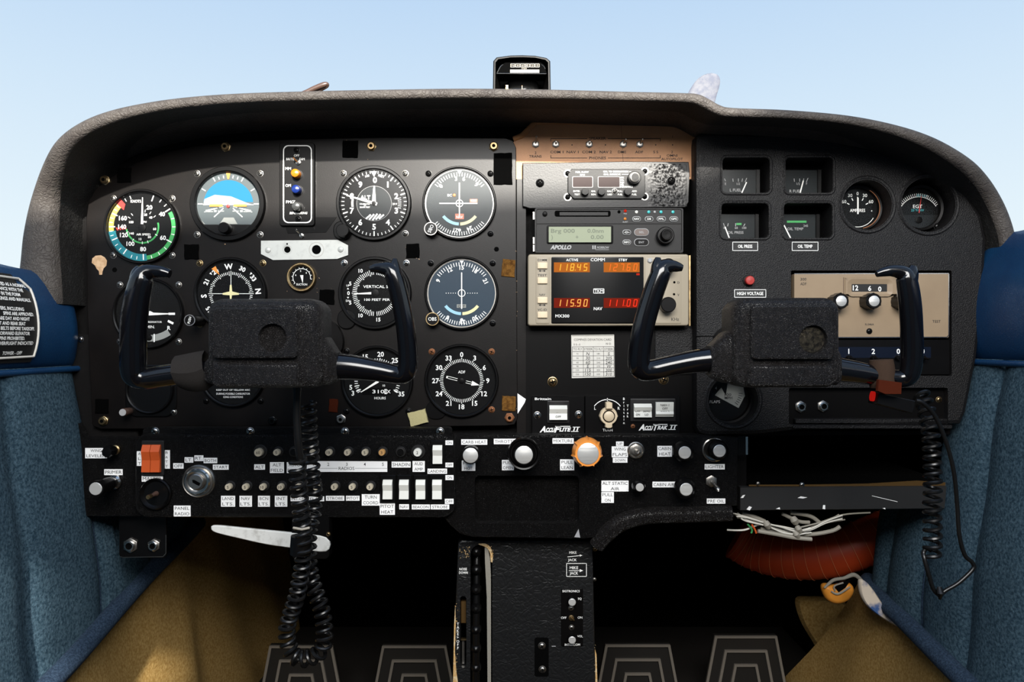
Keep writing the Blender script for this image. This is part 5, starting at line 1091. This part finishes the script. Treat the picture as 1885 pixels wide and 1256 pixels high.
t = Thing('metal_tab', 'shiny vertical metal tab beside the cigarette lighter', 'bracket', 1368, 822, -.008); t.add('tab_plate', 'satin', lambda b: b.box(1358, 803, 1374, 838, -1, 1)); t.add('bright_edge', 'chrome', lambda b: b.box(1372, 804, 1376, 837, -1, 1.6))
# ================================================================== YOKES
def yoke(label, hub, pad1, pad2, emblem, collars, grips, y, shaft_px):
    t = Thing('control_yoke', label, 'yoke', (hub[0] + hub[2]) / 2, (hub[1] + hub[3]) / 2, y, 'control yokes')
    H = rr(*hub, 26, 7)
    t.add('hub', 'hubskin', lambda b: b.prism(H, [(16, -52), (4, -48), (0, -36), (0, -12), (2, -6), (7, -1.8), (14, 0)], True), label='leather-grained black hub')
    t.add('horn_pad', 'hubskin', lambda b: b.plate(rr(*pad1, 9), [list(reversed(circ(*emblem, 26, 36)))], -4, 5, 4)); t.add('lower_pad', 'hubskin', lambda b: b.prism(rr(*pad2, 8), [(0, -4), (0, 1.5), (2, 4), (5, 5)]))
    t.add('emblem_disc', 'brass' if emblem[0] > CX else 'hubskin', lambda b: b.lathe(emblem[0], emblem[1], [(27, -4), (25.5, .2), (24, .2), (18, .0), (0, .2)], 36)) if emblem[0] < CX else t.add('emblem_disc', 'emblemworn', lambda b: b.lathe(emblem[0], emblem[1], [(27, -4), (24, .6), (20, 1.2), (0, 1.4)], 36))
    for c in collars:                                        # box-like sleeves where the grips leave the hub: loops of (px, py0, py1, h0, h1)
        loops = []
        for px, y0, y1, h0, h1 in c:
            ym, hm, ry, rh = (y0 + y1) / 2, (h0 + h1) / 2, (y1 - y0) / 2, (h1 - h0) / 2; L = []
            for i in range(24):
                a = 2 * math.pi * i / 24; cx_, sx_ = math.cos(a), math.sin(a); L.append(t.mb().P(px, ym + ry * math.copysign(abs(cx_) ** .5, cx_), hm + rh * math.copysign(abs(sx_) ** .5, sx_)))
            loops.append(L)
        t.add('arm_sleeve', 'hubskin', lambda b: b.loft(loops, True, True))
    for g_ in grips:
        o = t.add('grip', 'gloss', lambda b: b.wtube(g_['path'], 0, 8, 20, g_.get('flat')), label='glossy black hand grip')
        if 'spur' in g_: t.add('grip_spur', 'gloss', lambda b: b.wtube(g_['spur'], 0, 5, 14), o)
    sx, sy = shaft_px
    t.add('column', 'satin', lambda b: b.tube3([b.P(sx, sy, -40), b.P(sx, sy, y * 1000 + 0)], .017, 24)); t.add('column_collar', 'black', lambda b: b.tube3([b.P(sx, sy, y * 1000 + 14), b.P(sx, sy, y * 1000 + 2)], .028, 28))
    return t
mat('emblemworn', (.10, .085, .06), .4, metal=.6, bump=('leather', 900, .6), var=(400, (.02, .018, .016), .4, .62))
YY = -.20
yl = yoke('left control yoke with black grips and a fabric strap on its arm', (377, 549, 590, 716), (394, 566, 550, 660), (394, 668, 552, 712), (505, 622),
     [[(560, 600, 712, -46, -6), (592, 622, 712, -46, -10), (606, 645, 706, -44, -14), (611, 650, 703, -42, -16)], [(400, 615, 712, -46, -6), (380, 650, 712, -44, -10), (364, 664, 708, -42, -14)]],
     [{'path': [(600, 677, -29, 26), (640, 679, -28, 24), (690, 686, -26, 20), (725, 692, -24, 18), (741, 686, -22, 19), (745, 655, -20, 18.5), (741, 600, -17, 18), (731, 545, -15, 17.5), (721, 508, -14, 17), (712, 494, -14, 15), (697, 491, -14, 11), (684, 491, -14, 8.5), (676, 493, -14, 6)], 'spur': [(722, 500, -14, 14), (722, 484, -14, 9), (723, 473, -14, 4)]},
      {'path': [(385, 686, -28, 20), (330, 688, -27, 21), (275, 695, -26, 21), (240, 700, -24, 20), (224, 690, -22, 23), (224, 655, -20, 24), (228, 600, -17, 24), (236, 552, -15, 23), (245, 517, -14, 21), (253, 501, -14, 17), (268, 497, -14, 13), (285, 498, -14, 11), (299, 502, -14, 8)], 'spur': [(240, 515, -14, 17), (240, 500, -14, 13), (244, 489, -14, 7)]}], YY, (483, 630))
def strap(b):
    path = spline([(293, 654), (320, 668), (345, 660), (362, 651)], 6)
    top = [(295, 657), (310, 654), (325, 651), (340, 648), (352, 646)]; bot = [(305, 718), (320, 724), (338, 726), (356, 723), (369, 713)]
    L1 = []
    for q in range(9):
        a = math.pi * q / 8; L1.append([b.P(lerp(tp[0], bt[0], q / 8), lerp(tp[1], bt[1], q / 8), -28 + 13 * math.sin(a) ** .6 + (1 if q == 4 else 0)) for tp, bt in zip(top, bot)])
    L2 = [[b.P(lerp(tp[0], bt[0], q / 8), lerp(tp[1], bt[1], q / 8), -28 - 12 * math.sin(math.pi * q / 8) ** .6) for tp, bt in zip(top, bot)] for q in range(8, -1, -1)]
    b.loft(L1 + L2, closed=False)
yl_strap = yl.add('arm_strap', 'strapgrey', strap, label='dark fabric strap wrapped on the left arm') if mat('strapgrey', (.020, .018, .017), .9, spec=.08, bump=('weave', 1500, .5)) else None
yr = yoke('right control yoke with black grips and a brown strap on its arm', (1353, 547, 1551, 715), (1380, 562, 1532, 662), (1376, 671, 1530, 712), (1493, 625),
     [[(1392, 590, 712, -46, -6), (1345, 612, 708, -46, -10), (1326, 632, 700, -44, -14), (1320, 637, 694, -42, -16)], [(1530, 612, 708, -46, -6), (1555, 640, 712, -44, -10), (1563, 650, 708, -42, -14)]],
     [{'path': [(1332, 664, -29, 25), (1290, 668, -28, 22), (1245, 676, -26, 20), (1205, 684, -24, 20), (1186, 678, -22, 21), (1184, 650, -20, 21), (1191, 600, -17, 20.5), (1206, 545, -15, 20), (1221, 504, -14, 19), (1229, 490, -14, 16), (1242, 487, -14, 12), (1255, 489, -14, 9), (1263, 491, -14, 6)], 'spur': [(1218, 500, -14, 16), (1216, 484, -14, 11), (1217, 471, -14, 5)]},
      {'path': [(1550, 680, -28, 24), (1600, 687, -27, 21), (1650, 696, -26, 18), (1684, 700, -24, 17), (1698, 690, -22, 19), (1701, 655, -20, 20), (1697, 600, -17, 20), (1691, 550, -15, 20), (1684, 512, -14, 18), (1676, 500, -14, 14), (1658, 496, -14, 11), (1642, 498, -14, 9), (1628, 502, -14, 6)], 'spur': [(1690, 512, -14, 15), (1694, 498, -14, 12), (1697, 487, -14, 6)]}], YY, (1449, 630))
yr.add('arm_strap', 'strapbrown', lambda b: b.wtube([(1649, 664, -26, 21), (1650, 680, -26, 23), (1651, 705, -26, 23.5), (1652, 716, -26, 22)], 0, 5, 24), label='brown hook and loop strap on the right arm'); yr.add('strap_tail', 'strapedge', lambda b: b.prism([(1628, 700), (1672, 706), (1671, 728), (1640, 728), (1626, 722)], [(0, -14), (0, -11), (1, -10)]))
# push-to-talk switch under the right arm
pt_ = Thing('push_to_talk_switch', 'black push-to-talk box with glowing red button strapped under the right yoke arm', 'switch', 1650, 740, YY + .02)
pt_.add('switch_box', 'satin', lambda b: b.prism([(1618, 724), (1686, 738), (1680, 762), (1613, 744)], [(0, -16), (0, -1), (1.5, 0)], True)); pt_.add('button', 'led_button', lambda b: b.prism(spline([(1611, 722), (1616, 724), (1614, 738), (1609, 739), (1608, 731)], 4, True), [(0, -8), (0, -4), (1, -3)], True)) if mat('led_button', (.6, .012, .008), .4, emit=.5) else None
# ---------------------------------------------------------------- coiled cords
def coil_pts(path, turns, rad, per=14):
    S = spline(path, 12); V = [Vector(W(*p)) for p in S]; L = [0]
    for i in range(1, len(V)): L.append(L[-1] + (V[i] - V[i - 1]).length)
    out = []; N = turns * per; j = 0
    for i in range(N + 1):
        d = L[-1] * i / N
        while j < len(L) - 2 and L[j + 1] < d: j += 1
        t = (d - L[j]) / max(1e-9, L[j + 1] - L[j]); p = V[j].lerp(V[j + 1], t); tg = (V[j + 1] - V[j]).normalized(); s1 = Vector((0, 1, 0)) - tg * tg.y; s1.normalize(); s2 = tg.cross(s1); a = 2 * math.pi * i / per
        out.append(p + (s1 * math.cos(a) + s2 * math.sin(a)) * rad)
    return out
t = Thing('coiled_cord', 'black coiled cord hanging in a long loop from the left yoke', 'cord', 560, 715, -.16, 'coiled yoke cords'); oo = t.o.location
t.add('cord_coil', 'rubber', lambda b: b.tube3([p - oo for p in coil_pts([(549, 842, -.152), (548, 870, -.15), (555, 950, -.145), (560, 1010, -.145), (548, 1090, -.14), (528, 1160, -.135), (540, 1206, -.135), (568, 1212, -.135), (595, 1190, -.135), (594, 1130, -.13), (572, 1060, -.125), (568, 990, -.12), (578, 930, -.115), (574, 860, -.115), (570, 800, -.12), (567, 740, -.12)], 60, .0068)], .0019, 7), label='tight black coils')
t.add('cord_strand', 'rubber', lambda b: b.tube3([Vector(W(*p)) - oo for p in spline([(548, 690, -.16), (546, 760, -.158), (549, 815, -.156), (553, 848, -.152)], 8)], .0036, 10)); t.add('cable_tie', 'wiregrey', lambda b: b.tube3([Vector(W(*p)) - oo for p in ((540, 972, -.152), (556, 975, -.154), (570, 972, -.152))], .0012, 8)); t.add('tape_wrap', 'satin', lambda b: b.tube3([Vector(W(*p)) - oo for p in ((555, 987, -.142), (553, 1020, -.142))], .010, 16))
t = Thing('coiled_cord', 'black coiled cord and cable hanging in a loop from the right yoke switch', 'cord', 1705, 745, -.16, 'coiled yoke cords'); oo = t.o.location
t.add('cord_coil', 'rubber', lambda b: b.tube3([p - oo for p in coil_pts([(1694, 722, -.13), (1704, 750, -.14), (1713, 800, -.15), (1717, 870, -.155), (1716, 940, -.16), (1717, 990, -.16), (1715, 1030, -.16)], 19, .0068)], .0019, 7), label='tight black coils')
t.add('cord_strand', 'rubber', lambda b: b.tube3([Vector(W(*p)) - oo for p in spline([(1686, 738, -.175), (1700, 743, -.175), (1722, 768, -.172), (1742, 815, -.17), (1756, 870, -.168), (1762, 930, -.165), (1766, 985, -.165), (1776, 1022, -.165), (1790, 1036, -.165), (1791, 1048, -.165), (1765, 1073, -.165), (1740, 1088, -.165), (1730, 1096, -.165), (1718, 1084, -.165), (1709, 1055, -.165), (1702, 1030, -.163), (1700, 1018, -.16), (1706, 1010, -.16), (1714, 1014, -.16)], 8)], .0019, 10)); t.add('knot', 'rubber', lambda b: b.tube3([Vector(W(*p)) - oo for p in ((1729, 1082, -.168), (1731, 1092, -.171), (1730, 1103, -.168))], [.0022, .0034, .0012], 10))

# ================================================================== GLARESHIELD TOP
t = Thing('magnetic_compass', 'black magnetic compass with correction card standing on the glareshield', 'compass', 961, 163, .02)
def f(b):
    A = [(907, 172), (908, 112), (914, 105), (940, 101.5), (962, 101), (985, 102), (1006, 106), (1013, 112), (1014, 172)]; I = [(911, 172), (912, 115), (917, 109), (940, 105.5), (962, 105), (985, 106), (1004, 110), (1009, 115), (1010, 172)]
    b.plate(A, [list(reversed(I))], -70, 0, 2)
t.add('housing', 'black', f); t.add('inner_wall', 'black', lambda b: b.box(910, 104, 1011, 175, -75, -68))
t.add('card_holder', 'deep', lambda b: b.prism([(914, 133), (922, 117), (930, 113), (962, 111.5), (996, 113), (1002, 117), (1007, 133)], [(0, -30), (0, -4), (1, -3)]))
t.add('holder_glint', 'chrome', lambda b: (b.wtube([(915, 132, -3, .9), (921, 121, -3, .9), (926, 117, -3, .7)], 0, 4, 6), b.wtube([(997, 117, -3, .7), (1002, 121, -3, .7), (1004, 125, -3, .6)], 0, 4, 6), b.wtube([(914, 133.5, -3, .6), (1006, 134, -3, .6)], 0, 2, 6)))
t.add('correction_card', 'wiregrey', lambda b: (b.box(939, 126.5, 993, 132.5, -3, -2.7), [b.pline([(940 + i * 9, 116), (948 + i * 9, 116), (948 + i * 9, 122), (940 + i * 9, 122)], .9, -2.7, True) for i in range(6)], [b.text(s_, 944 + i * 9, 119, 3.4, -2.7, fit=4.6) for i, s_ in enumerate(('N', '30', '60', 'E', '120', '150'))], b.text('STEER', 965, 124.5, 2.6, -2.7)), smooth=False)
t.add('mounting_foot', 'black', lambda b: b.prism([(918, 170), (1004, 170), (1012, 256), (910, 256)], [(0, -70), (0, -4), (1, -3)], True))
t.add('compass_bowl', 'glossbowl', lambda b: b.lathe(962, 152, [(34, -60), (34, -34), (30, -28), (20, -24), (0, -22)], 32)) if mat('glossbowl', (.006, .006, .006), .12, coat=.5) else None
t.add('lubber_line', 'orange', lambda b: b.box(961, 146, 962, 164, -22, -21.4)); t.add('adjuster', 'brass', lambda b: (b.box(931, 146, 935, 152, -24, -20), b.box(930, 153, 936, 158, -24, -20)))
for s in (-1, 1): t.add('side_cheek', 'black', lambda b: b.raw([b.P(961 + s * 51, 120, -1), b.P(961 + s * 51, 172, -1), b.P(961 + s * 36, 172, -30), b.P(961 + s * 42, 134, -30)], [(0, 1, 2, 3)]))
t = Thing('propeller_blade', 'pale speckled propeller blade tip showing beyond the right of the glareshield', 'propeller', 1300, 200, 1.15)
def f(b):
    S = [(965, 600, 26), (1080, 500, 32), (1190, 390, 35), (1246, 300, 34), (1268, 240, 32), (1284, 200, 29), (1294, 172, 26), (1304, 152, 22), (1311, 141, 15), (1315, 136, 6)]; loops = []
    for px, py, wd in spline(S, 4): loops.append([b.P(px + wd * math.cos(a) * .94, py + wd * math.cos(a) * .25, 9 * math.sin(a) * wd / 34) for a in [2 * math.pi * i / 20 for i in range(20)]])
    b.loft(loops, True, True)
t.add('blade', 'propwhite', f)
t.add('spinner', 'propwhite', lambda b: b.lathe(942, 610, [(95, 60), (92, -40), (70, -140), (35, -210), (0, -240)], 32))
t = Thing('windshield_rod', 'small dark brown curled rod poking up behind the left of the glareshield', 'rod', 575, 168, .06)
t.add('rod', 'rodbrown', lambda b: b.wtube([(500, 292, 0, 4), (520, 230, 0, 4), (545, 182, 0, 4), (568, 168, 0, 4.5), (586, 160, 0, 5), (597, 156, 0, 5), (602, 155, 0, 3.6), (601, 158, -2, 3), (590, 163, -4, 3), (578, 170, -4, 3)], 0, 6, 12))

# ================================================================== BELOW THE PANEL
t = Thing('jack_bracket', 'black hanging bracket plate with two jacks under the far left panel', 'bracket', 262, 985, .0)
t.add('bracket_plate', 'satin', lambda b: b.prism(rr(219, 940, 306, 1027, 6), [(0, -3), (0, -.5), (.8, 0)], True)); t.add('bright_edge', 'steel', lambda b: b.pline([(222, 1025), (227, 1026.5), (300, 1025), (305.5, 1019), (305.5, 985)], .8, .15), smooth=False)
jack(241, 1004, .0, 'left jack with worn nut on the hanging bracket', 14, 'jacks on the hanging bracket'); jack(284, 1004, .0, 'right jack on the hanging bracket', 12, 'jacks on the hanging bracket')
t = Thing('brake_lever', 'long flat white lever under the switch panel', 'lever', 520, 990, -.03)
t.add('blade', 'leverwhite', lambda b: b.prism(spline([(388, 972), (396, 968), (440, 972), (490, 977), (540, 982), (600, 990), (600, 1016), (540, 1010), (490, 1003), (440, 992), (396, 981)], 4, True), [(1, -6), (0, -4), (0, -1), (1.5, 0)], True)) if mat('leverwhite', (.66, .66, .63), .5, var=(90, (.40, .39, .36), .5, .75)) else None
t.add('pivot', 'satin', lambda b: b.prism(rr(536, 950, 606, 1030, 8), [(0, -14), (0, -2), (1, -1)], True)); screw(t, 604, 984, 3.5, -1, 'brass')
# centre console
ck = Thing('centre_console', 'black leather centre console with trim wheel slot and worn wooden edges', 'console', 966, 1125, .01)
CO = [(850, 995), (1085, 995), (1091, 999), (1097, 1256), (1102, 1450), (820, 1450), (834, 1256), (838, 1120), (843, 1000)]
SL = rr(866, 1003, 906, 1440, 18, 6); SL2 = rr(847, 1098, 858.5, 1230, 5)
ck.add('console_skin', 'skin', lambda b: b.plate(CO, [list(reversed(SL)), list(reversed(SL2))], -60, 0, 3.5)) if mat('skin', (.007, .0073, .0078), .36, bump=('leather', 150, .22)) else None
ck.add('inner_cavity', 'deep', lambda b: b.box(840, 996, 1090, 1450, -60, -50)); ck.add('felt_strip', 'felt', lambda b: b.prism([(892, 1008), (898, 1010), (902, 1030), (903.5, 1060), (904, 1440), (899, 1440), (896, 1100), (893, 1040)], [(0, -30), (0, -1)]), label='beige felt lining the wheel slot')
ck.add('worn_edge', 'woodedge', lambda b: b.prism(spline([(880, 1002), (893, 1001), (903, 1008), (907, 1022), (906, 1036), (903, 1030), (902, 1018), (895, 1008)], 3, True), [(0, -1), (0, .3)]), label='bare worn edge')
ck.add('worn_edge', 'woodedge', lambda b: b.prism([(838, 1115), (836, 1150), (834, 1256), (832, 1300), (842, 1300), (843, 1256), (840, 1235), (837.5, 1200), (839, 1150)], [(0, -2), (0, .4)]), label='bare worn edge')
ck.add('worn_edge', 'woodedge', lambda b: b.prism([(1095, 1195), (1098, 1205), (1101, 1300), (1096, 1300), (1096, 1230)], [(0, -2), (0, .4)]), label='bare worn edge')
ck.add('worn_specks', 'woodedge', lambda b: [b.flat([(px + R.uniform(-2, 2), py + R.uniform(-2, 2)) for _ in range(4)], .3) for px, py in [(R.uniform(846, 864), R.uniform(1006, 1028)) for _ in range(26)] + [(R.uniform(838, 842), R.uniform(1095, 1250)) for _ in range(26)] + [(R.uniform(903, 909), R.uniform(1004, 1040)) for _ in range(12)] + [(R.uniform(1095, 1097), R.uniform(1180, 1250)) for _ in range(8)]], smooth=False)['kind'] = 'stuff'
tw = ck.add('trim_wheel', 'satin', lambda b: b.tube3([b.P(876.5, py, -34 + 40 * math.sin(max(0, min(1, (py - 1000) / 280)) * math.pi / 2) ** .5) for py in range(1004, 1330, 6)], [.0055 if False else .0042 for _ in range(1004, 1330, 6)], 18))
for i in range(8):
    py = 1018 + i * 34 + (4 if i > 3 else 0); ck.add('wheel_ridge', 'satin', lambda b: b.lathe(876.5, py, [(9.6, -8 + i * 1.4), (9.2, -2 + i * 1.4 if i > 1 else -4), (5, 2.5 + i * 1.2 if i > 1 else -1), (0, 3.5 + i * 1.2 if i > 1 else 0)], 18), tw)
ck.add('trim_indicator', 'bronze', lambda b: b.box(848, 1112, 857, 1152, -14, -8)); ck.add('indicator_pointer', 'brass', lambda b: b.box(848, 1179, 858, 1182, -8, -4)); ck.add('indicator_scale', 'steel', lambda b: b.box(849.5, 1184, 854, 1228, -12, -8))
def f(b):
    b.text('NOSE', 852.5, 1048, 4.4, .25, fit=14, bold=.05); b.text('DOWN', 853, 1054.5, 4.4, .25, fit=16, bold=.05)
    for i, c in enumerate('TAKE'): b.text(c, 843, 1149 + i * 6.2, 4.6, .45, bold=.04)
    b.text('>', 842.5, 1173.5, 4.6, .45, bold=.04)
    for i, c in enumerate('OFF'): b.text(c, 843, 1181 + i * 6.2, 4.6, .45, bold=.04)
    b.text('MIKE', 1054.5, 1017.5, 4.4, .25, fit=13.5, bold=.04); b.text('JACK', 1053.5, 1031, 4.4, .25, fit=16, bold=.04); b.line(1044.5, 1025.5, 1068, 1023, 1, .25); b.flat([(1067, 1021), (1072, 1022.6), (1067.5, 1025)], .25)
    b.pline([(1043, 1037.5), (1079.5, 1037.5), (1079.5, 1061.5), (1043, 1061.5)], 1.1, .25, True); b.text('MIKE', 1056.5, 1045.5, 5, .25, fit=15.5, bold=.03); b.text('JACK', 1056.5, 1055.5, 5, .25, fit=15.5, bold=.03); b.line(1047, 1050.8, 1068, 1050.8, 1.1, .25); b.flat([(1067, 1048), (1073.5, 1050.8), (1067, 1053.5)], .25)
ck.add('lettering', 'print', f, smooth=False)
ck.add('latch_recess', 'deep', lambda b: b.prism(rr(984, 1174, 1010, 1246, 4), [(0, -.2), (0, .2)])); screw(ck, 997.5, 1189, 6, .2, 'steel'); screw(ck, 998.5, 1232.5, 6, .2, 'steel'); ck.add('hole_rim', 'silvertape', lambda b: b.line(1015.5, 1190, 1023, 1190, 1.4, .3), smooth=False); screw(ck, 1096, 1013, 3.5, -4, 'brass'); screw(ck, 1095, 1069, 3, -4, 'steel')
t = Thing('intercom_panel', 'small black intercom panel with two silver knobs on the centre console', 'intercom', 1052, 1136, .0095)
t.add('panel_face', 'black', lambda b: b.prism(rr(1033, 1083, 1073, 1190, 3), [(0, -.6), (0, .6), (.8, 1)])); t.add('lettering', 'print', lambda b: (b.text('SIGTRONICS', 1051, 1088, 4, 1.2, fit=32, bold=.04), b.text('SQ', 1067, 1102, 3.8, 1.2, fit=7), b.text('OFF', 1037.5, 1137, 4, 1.2, fit=10), b.text('ON', 1067.5, 1136.5, 4, 1.2, fit=8.5), b.text('VOL', 1067.5, 1171, 3.8, 1.2, fit=10), b.text('INTERCOM', 1053.5, 1186.5, 4, 1.2, fit=28, bold=.04)), smooth=False)
for py in (1104, 1173): k = knob(t, 1052, py, 7.5, 9, 'satin', 'knob'); t.add('knob_cap', 'knobface', lambda b: b.lathe(1052, py, [(6.8, 8.8), (6.8, 9.4), (6, 9.8)], 20), k)
t.add('toggle', 'brass', lambda b: (b.lathe(1051.5, 1137, [(5, .9), (5, 2), (3, 2.4)], 16), b.wtube([(1051.5, 1137, 2, 1.4), (1056, 1138.5, 6, 1.6)], 0, 3, 8))); screw(t, 1051, 1119, 4.4, 1, 'steel'); screw(t, 1052, 1155, 4.4, 1, 'steel')
# rudder pedals
for px0, px1, py0, nm in ((497, 613, 1188, 'far left'), (704, 822, 1188, 'left of the console'), (1114, 1233, 1186, 'right of the console'), (1315, 1429, 1170, 'far right')):
    t = Thing('rudder_pedal', f'dark ribbed rudder pedal {"at the " if nm.startswith("far") else ""}{nm}', 'pedal', (px0 + px1) / 2, 1300, .33, 'rudder pedals')
    def trap(i, j=None): sl = .19; j = i * 1.45 if j is None else j; return [(px0 + i + j * 0, py0 + j), (px1 - i, py0 + j), (px1 - i + (1340 - py0 - j) * sl, 1340), (px0 + i - (1340 - py0 - j) * sl, 1340)]
    t.add('pedal_plate', 'pedal', lambda b: b.prism(trap(0), [(0, -8), (0, -1), (1, 0)], True))
    for i in (0, 18, 36):
        if px1 - px0 - 2 * i < 8: continue
        t.add('tread_rib', 'pedaledge', lambda b: (lambda A, B: b.loft([[b.P(*p, 0) for p in (A[3], A[0], A[1], A[2])], [b.P(*p, 4) for p in (A[3], A[0], A[1], A[2])], [b.P(*p, 4) for p in (B[3], B[0], B[1], B[2])], [b.P(*p, 0) for p in (B[3], B[0], B[1], B[2])]], closed=False))(trap(i), trap(i + 4, i * 1.45 + 4)), smooth=False)
# lower right: shelf channel, wires, duct
t = Thing('shelf_channel', 'scratched dark metal channel under the open glove shelf on the right', 'bracket', 1565, 918, .005)
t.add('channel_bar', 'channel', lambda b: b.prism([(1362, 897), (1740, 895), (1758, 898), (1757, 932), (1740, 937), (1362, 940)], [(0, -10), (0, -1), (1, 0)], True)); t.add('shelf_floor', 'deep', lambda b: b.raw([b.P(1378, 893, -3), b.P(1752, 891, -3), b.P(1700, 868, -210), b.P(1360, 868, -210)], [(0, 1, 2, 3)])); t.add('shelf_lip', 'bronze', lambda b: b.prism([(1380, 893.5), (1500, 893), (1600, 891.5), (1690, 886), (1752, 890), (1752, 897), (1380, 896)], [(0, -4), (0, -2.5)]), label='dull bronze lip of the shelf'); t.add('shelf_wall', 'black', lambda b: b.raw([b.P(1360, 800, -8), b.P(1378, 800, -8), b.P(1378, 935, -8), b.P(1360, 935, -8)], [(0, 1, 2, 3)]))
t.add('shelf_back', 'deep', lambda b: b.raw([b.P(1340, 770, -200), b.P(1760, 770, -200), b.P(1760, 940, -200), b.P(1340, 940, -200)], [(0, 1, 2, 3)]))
t.add('paint_chips', 'tape', lambda b: (b.flat([(1363, 917), (1367, 912), (1372, 911), (1368, 917)], .2), b.flat([(1468, 917), (1474, 914), (1486, 916), (1478, 918)], .2), b.flat([(1514, 937), (1515, 930), (1519, 930), (1519, 938)], .2), b.line(1605, 913, 1652, 924, .8, .2), b.flat([(1374, 938), (1379, 932), (1384, 934), (1380, 940)], .2), b.flat([(1428, 937), (1435, 934), (1436, 938)], .2), b.flat([(1624, 936), (1629, 935), (1630, 938)], .2)), smooth=False)
screw(t, 1477, 893, 4, -1, 'chrome', 'rivet'); screw(t, 1396, 891, 3, -1, 'steel', 'rivet')
t = Thing('wire_bundle', 'bundle of loose white wires hanging under the right shelf', 'wires', 1440, 965, .02); oo = t.o.location
WR = [([(1338, 976), (1370, 976), (1400, 966), (1440, 970), (1475, 978)], 'wirewhite', .0011), ([(1395, 978), (1430, 984), (1462, 990), (1494, 993)], 'wiregrey', .0024), ([(1400, 974), (1440, 981), (1490, 984), (1530, 978), (1546, 970)], 'wiregrey', .0024), ([(1365, 945), (1390, 953), (1408, 961)], 'wiregrey', .0028), ([(1376, 965), (1384, 975), (1383, 982)], 'wiregreen', .0011), ([(1384, 966), (1390, 976), (1392, 982)], 'orangered', .0011), ([(1440, 946), (1470, 960), (1490, 962)], 'wiregrey', .0022), ([(1455, 944), (1490, 950), (1508, 962)], 'wiregrey', .0024), ([(1470, 972), (1510, 962), (1552, 948), (1602, 944)], 'wiregrey', .0010)]
for q in range(9):
    a_ = R.uniform(-6, 6); WR.append(([(1350 + R.uniform(-4, 16), 945 + R.uniform(-3, 10)), (1378 + R.uniform(-5, 5), 958 + a_ * .6), (1412, 967 + a_ * .5), (1440, 975 + a_ + 2), (1466, 982 + a_ * .6), (1490 + R.uniform(-6, 6), 978 + a_)], 'wirewhite', .0009))
for q in range(6): WR.append(([(1466, 982 + R.uniform(-5, 3)), (1492, 974 + R.uniform(-4, 4)), (1520, 964 + R.uniform(-4, 5)), (1548 + R.uniform(-8, 8), 951 + R.uniform(-4, 7))], 'wirewhite' if q % 2 else 'wiregrey', .0009))
for i, (p, m, r_) in enumerate(WR): t.add('wire', m, lambda b: b.tube3([Vector(W(q[0], q[1], .02 - .006 * math.sin(i * 1.7))) - oo for q in spline(p, 6)], r_, 8))
for px, py, r_ in ((1412, 966, .0042), (1462, 958, .0045), (1466, 984, .0036), (1470, 974, .0036)): t.add('cable_tie', 'wiregrey', lambda b: b.tube3([Vector(W(px - 3, py - 5, .014)) - oo, Vector(W(px, py, .012)) - oo, Vector(W(px + 3, py + 5, .014)) - oo], [r_ * .8, r_, r_ * .8], 12))
t = Thing('air_duct', 'red orange ribbed ventilation duct under the wires', 'duct', 1500, 1030, .25); oo = t.o.location
DP = spline([(1355, 990, .32), (1390, 1010, .31), (1450, 1024, .28), (1520, 1022, .25), (1580, 1004, .235), (1650, 975, .23)], 10)
def f(b):
    S = [Vector(W(*p)) - oo for p in DP]; b.tube3(S, [.033 * (1 + .03 * (i % 2)) for i in range(len(S))], 24)
t.add('hose', 'duct', f)
for i in range(2, len(DP) - 2, 3): t.add('wire_ring', 'ductwire', lambda b: b.tube3([Vector(W(*DP[i])) - oo + (lambda tg, u: u * math.cos(a) * .0345 + tg.cross(u) * math.sin(a) * .0345)((Vector(W(*DP[i + 1])) - Vector(W(*DP[i - 1]))).normalized(), ((lambda tg: (Vector((0, 0, 1)) - tg * tg.z).normalized())((Vector(W(*DP[i + 1])) - Vector(W(*DP[i - 1]))).normalized()))) for a in [2 * math.pi * j / 24 for j in range(25)]], .0005, 5, False))
t = Thing('torn_trim_end', 'torn orange plastic trim end at the tip of the right carpet', 'trim', 1545, 1085, .15)
t.add('orange_shell', 'orangeplastic', lambda b: b.prism(spline([(1514, 1085), (1520, 1076), (1540, 1078), (1560, 1072), (1572, 1085), (1562, 1105), (1540, 1112), (1522, 1104)], 4, True), [(2, -10), (0, -6), (0, 0), (3, 4), (8, 6)], True)); t.add('torn_edge', 'felt', lambda b: (b.wtube([(1514, 1080, 6, 2), (1530, 1066, 6, 3), (1550, 1062, 6, 3), (1568, 1056, 6, 4), (1582, 1066, 6, 3)], 0, 5, 8), b.wtube([(1526, 1086, 7, 1.6), (1538, 1090, 8, 2), (1560, 1077, 8, 1.6)], 0, 5, 8), b.wtube([(1533, 1085, 7, 1.5), (1532, 1076, 7, 1.5), (1548, 1070, 7, 1.5)], 0, 5, 8))); t.add('dark_gap', 'deep', lambda b: b.prism([(1534, 1080), (1540, 1071), (1562, 1066), (1552, 1080), (1540, 1088)], [(0, 4), (0, 6.5)]))
t = Thing('foam_strip', 'white foam strip stained blue between the right fabric and piping', 'foam', 1618, 1110, .09)
t.add('foam', 'stain', lambda b: b.prism(spline([(1584, 1072), (1592, 1070), (1606, 1084), (1622, 1108), (1642, 1138), (1653, 1154), (1640, 1148), (1612, 1130), (1594, 1112), (1585, 1092)], 4, True), [(2, -10), (0, -6), (0, -1), (2, 1)], True))
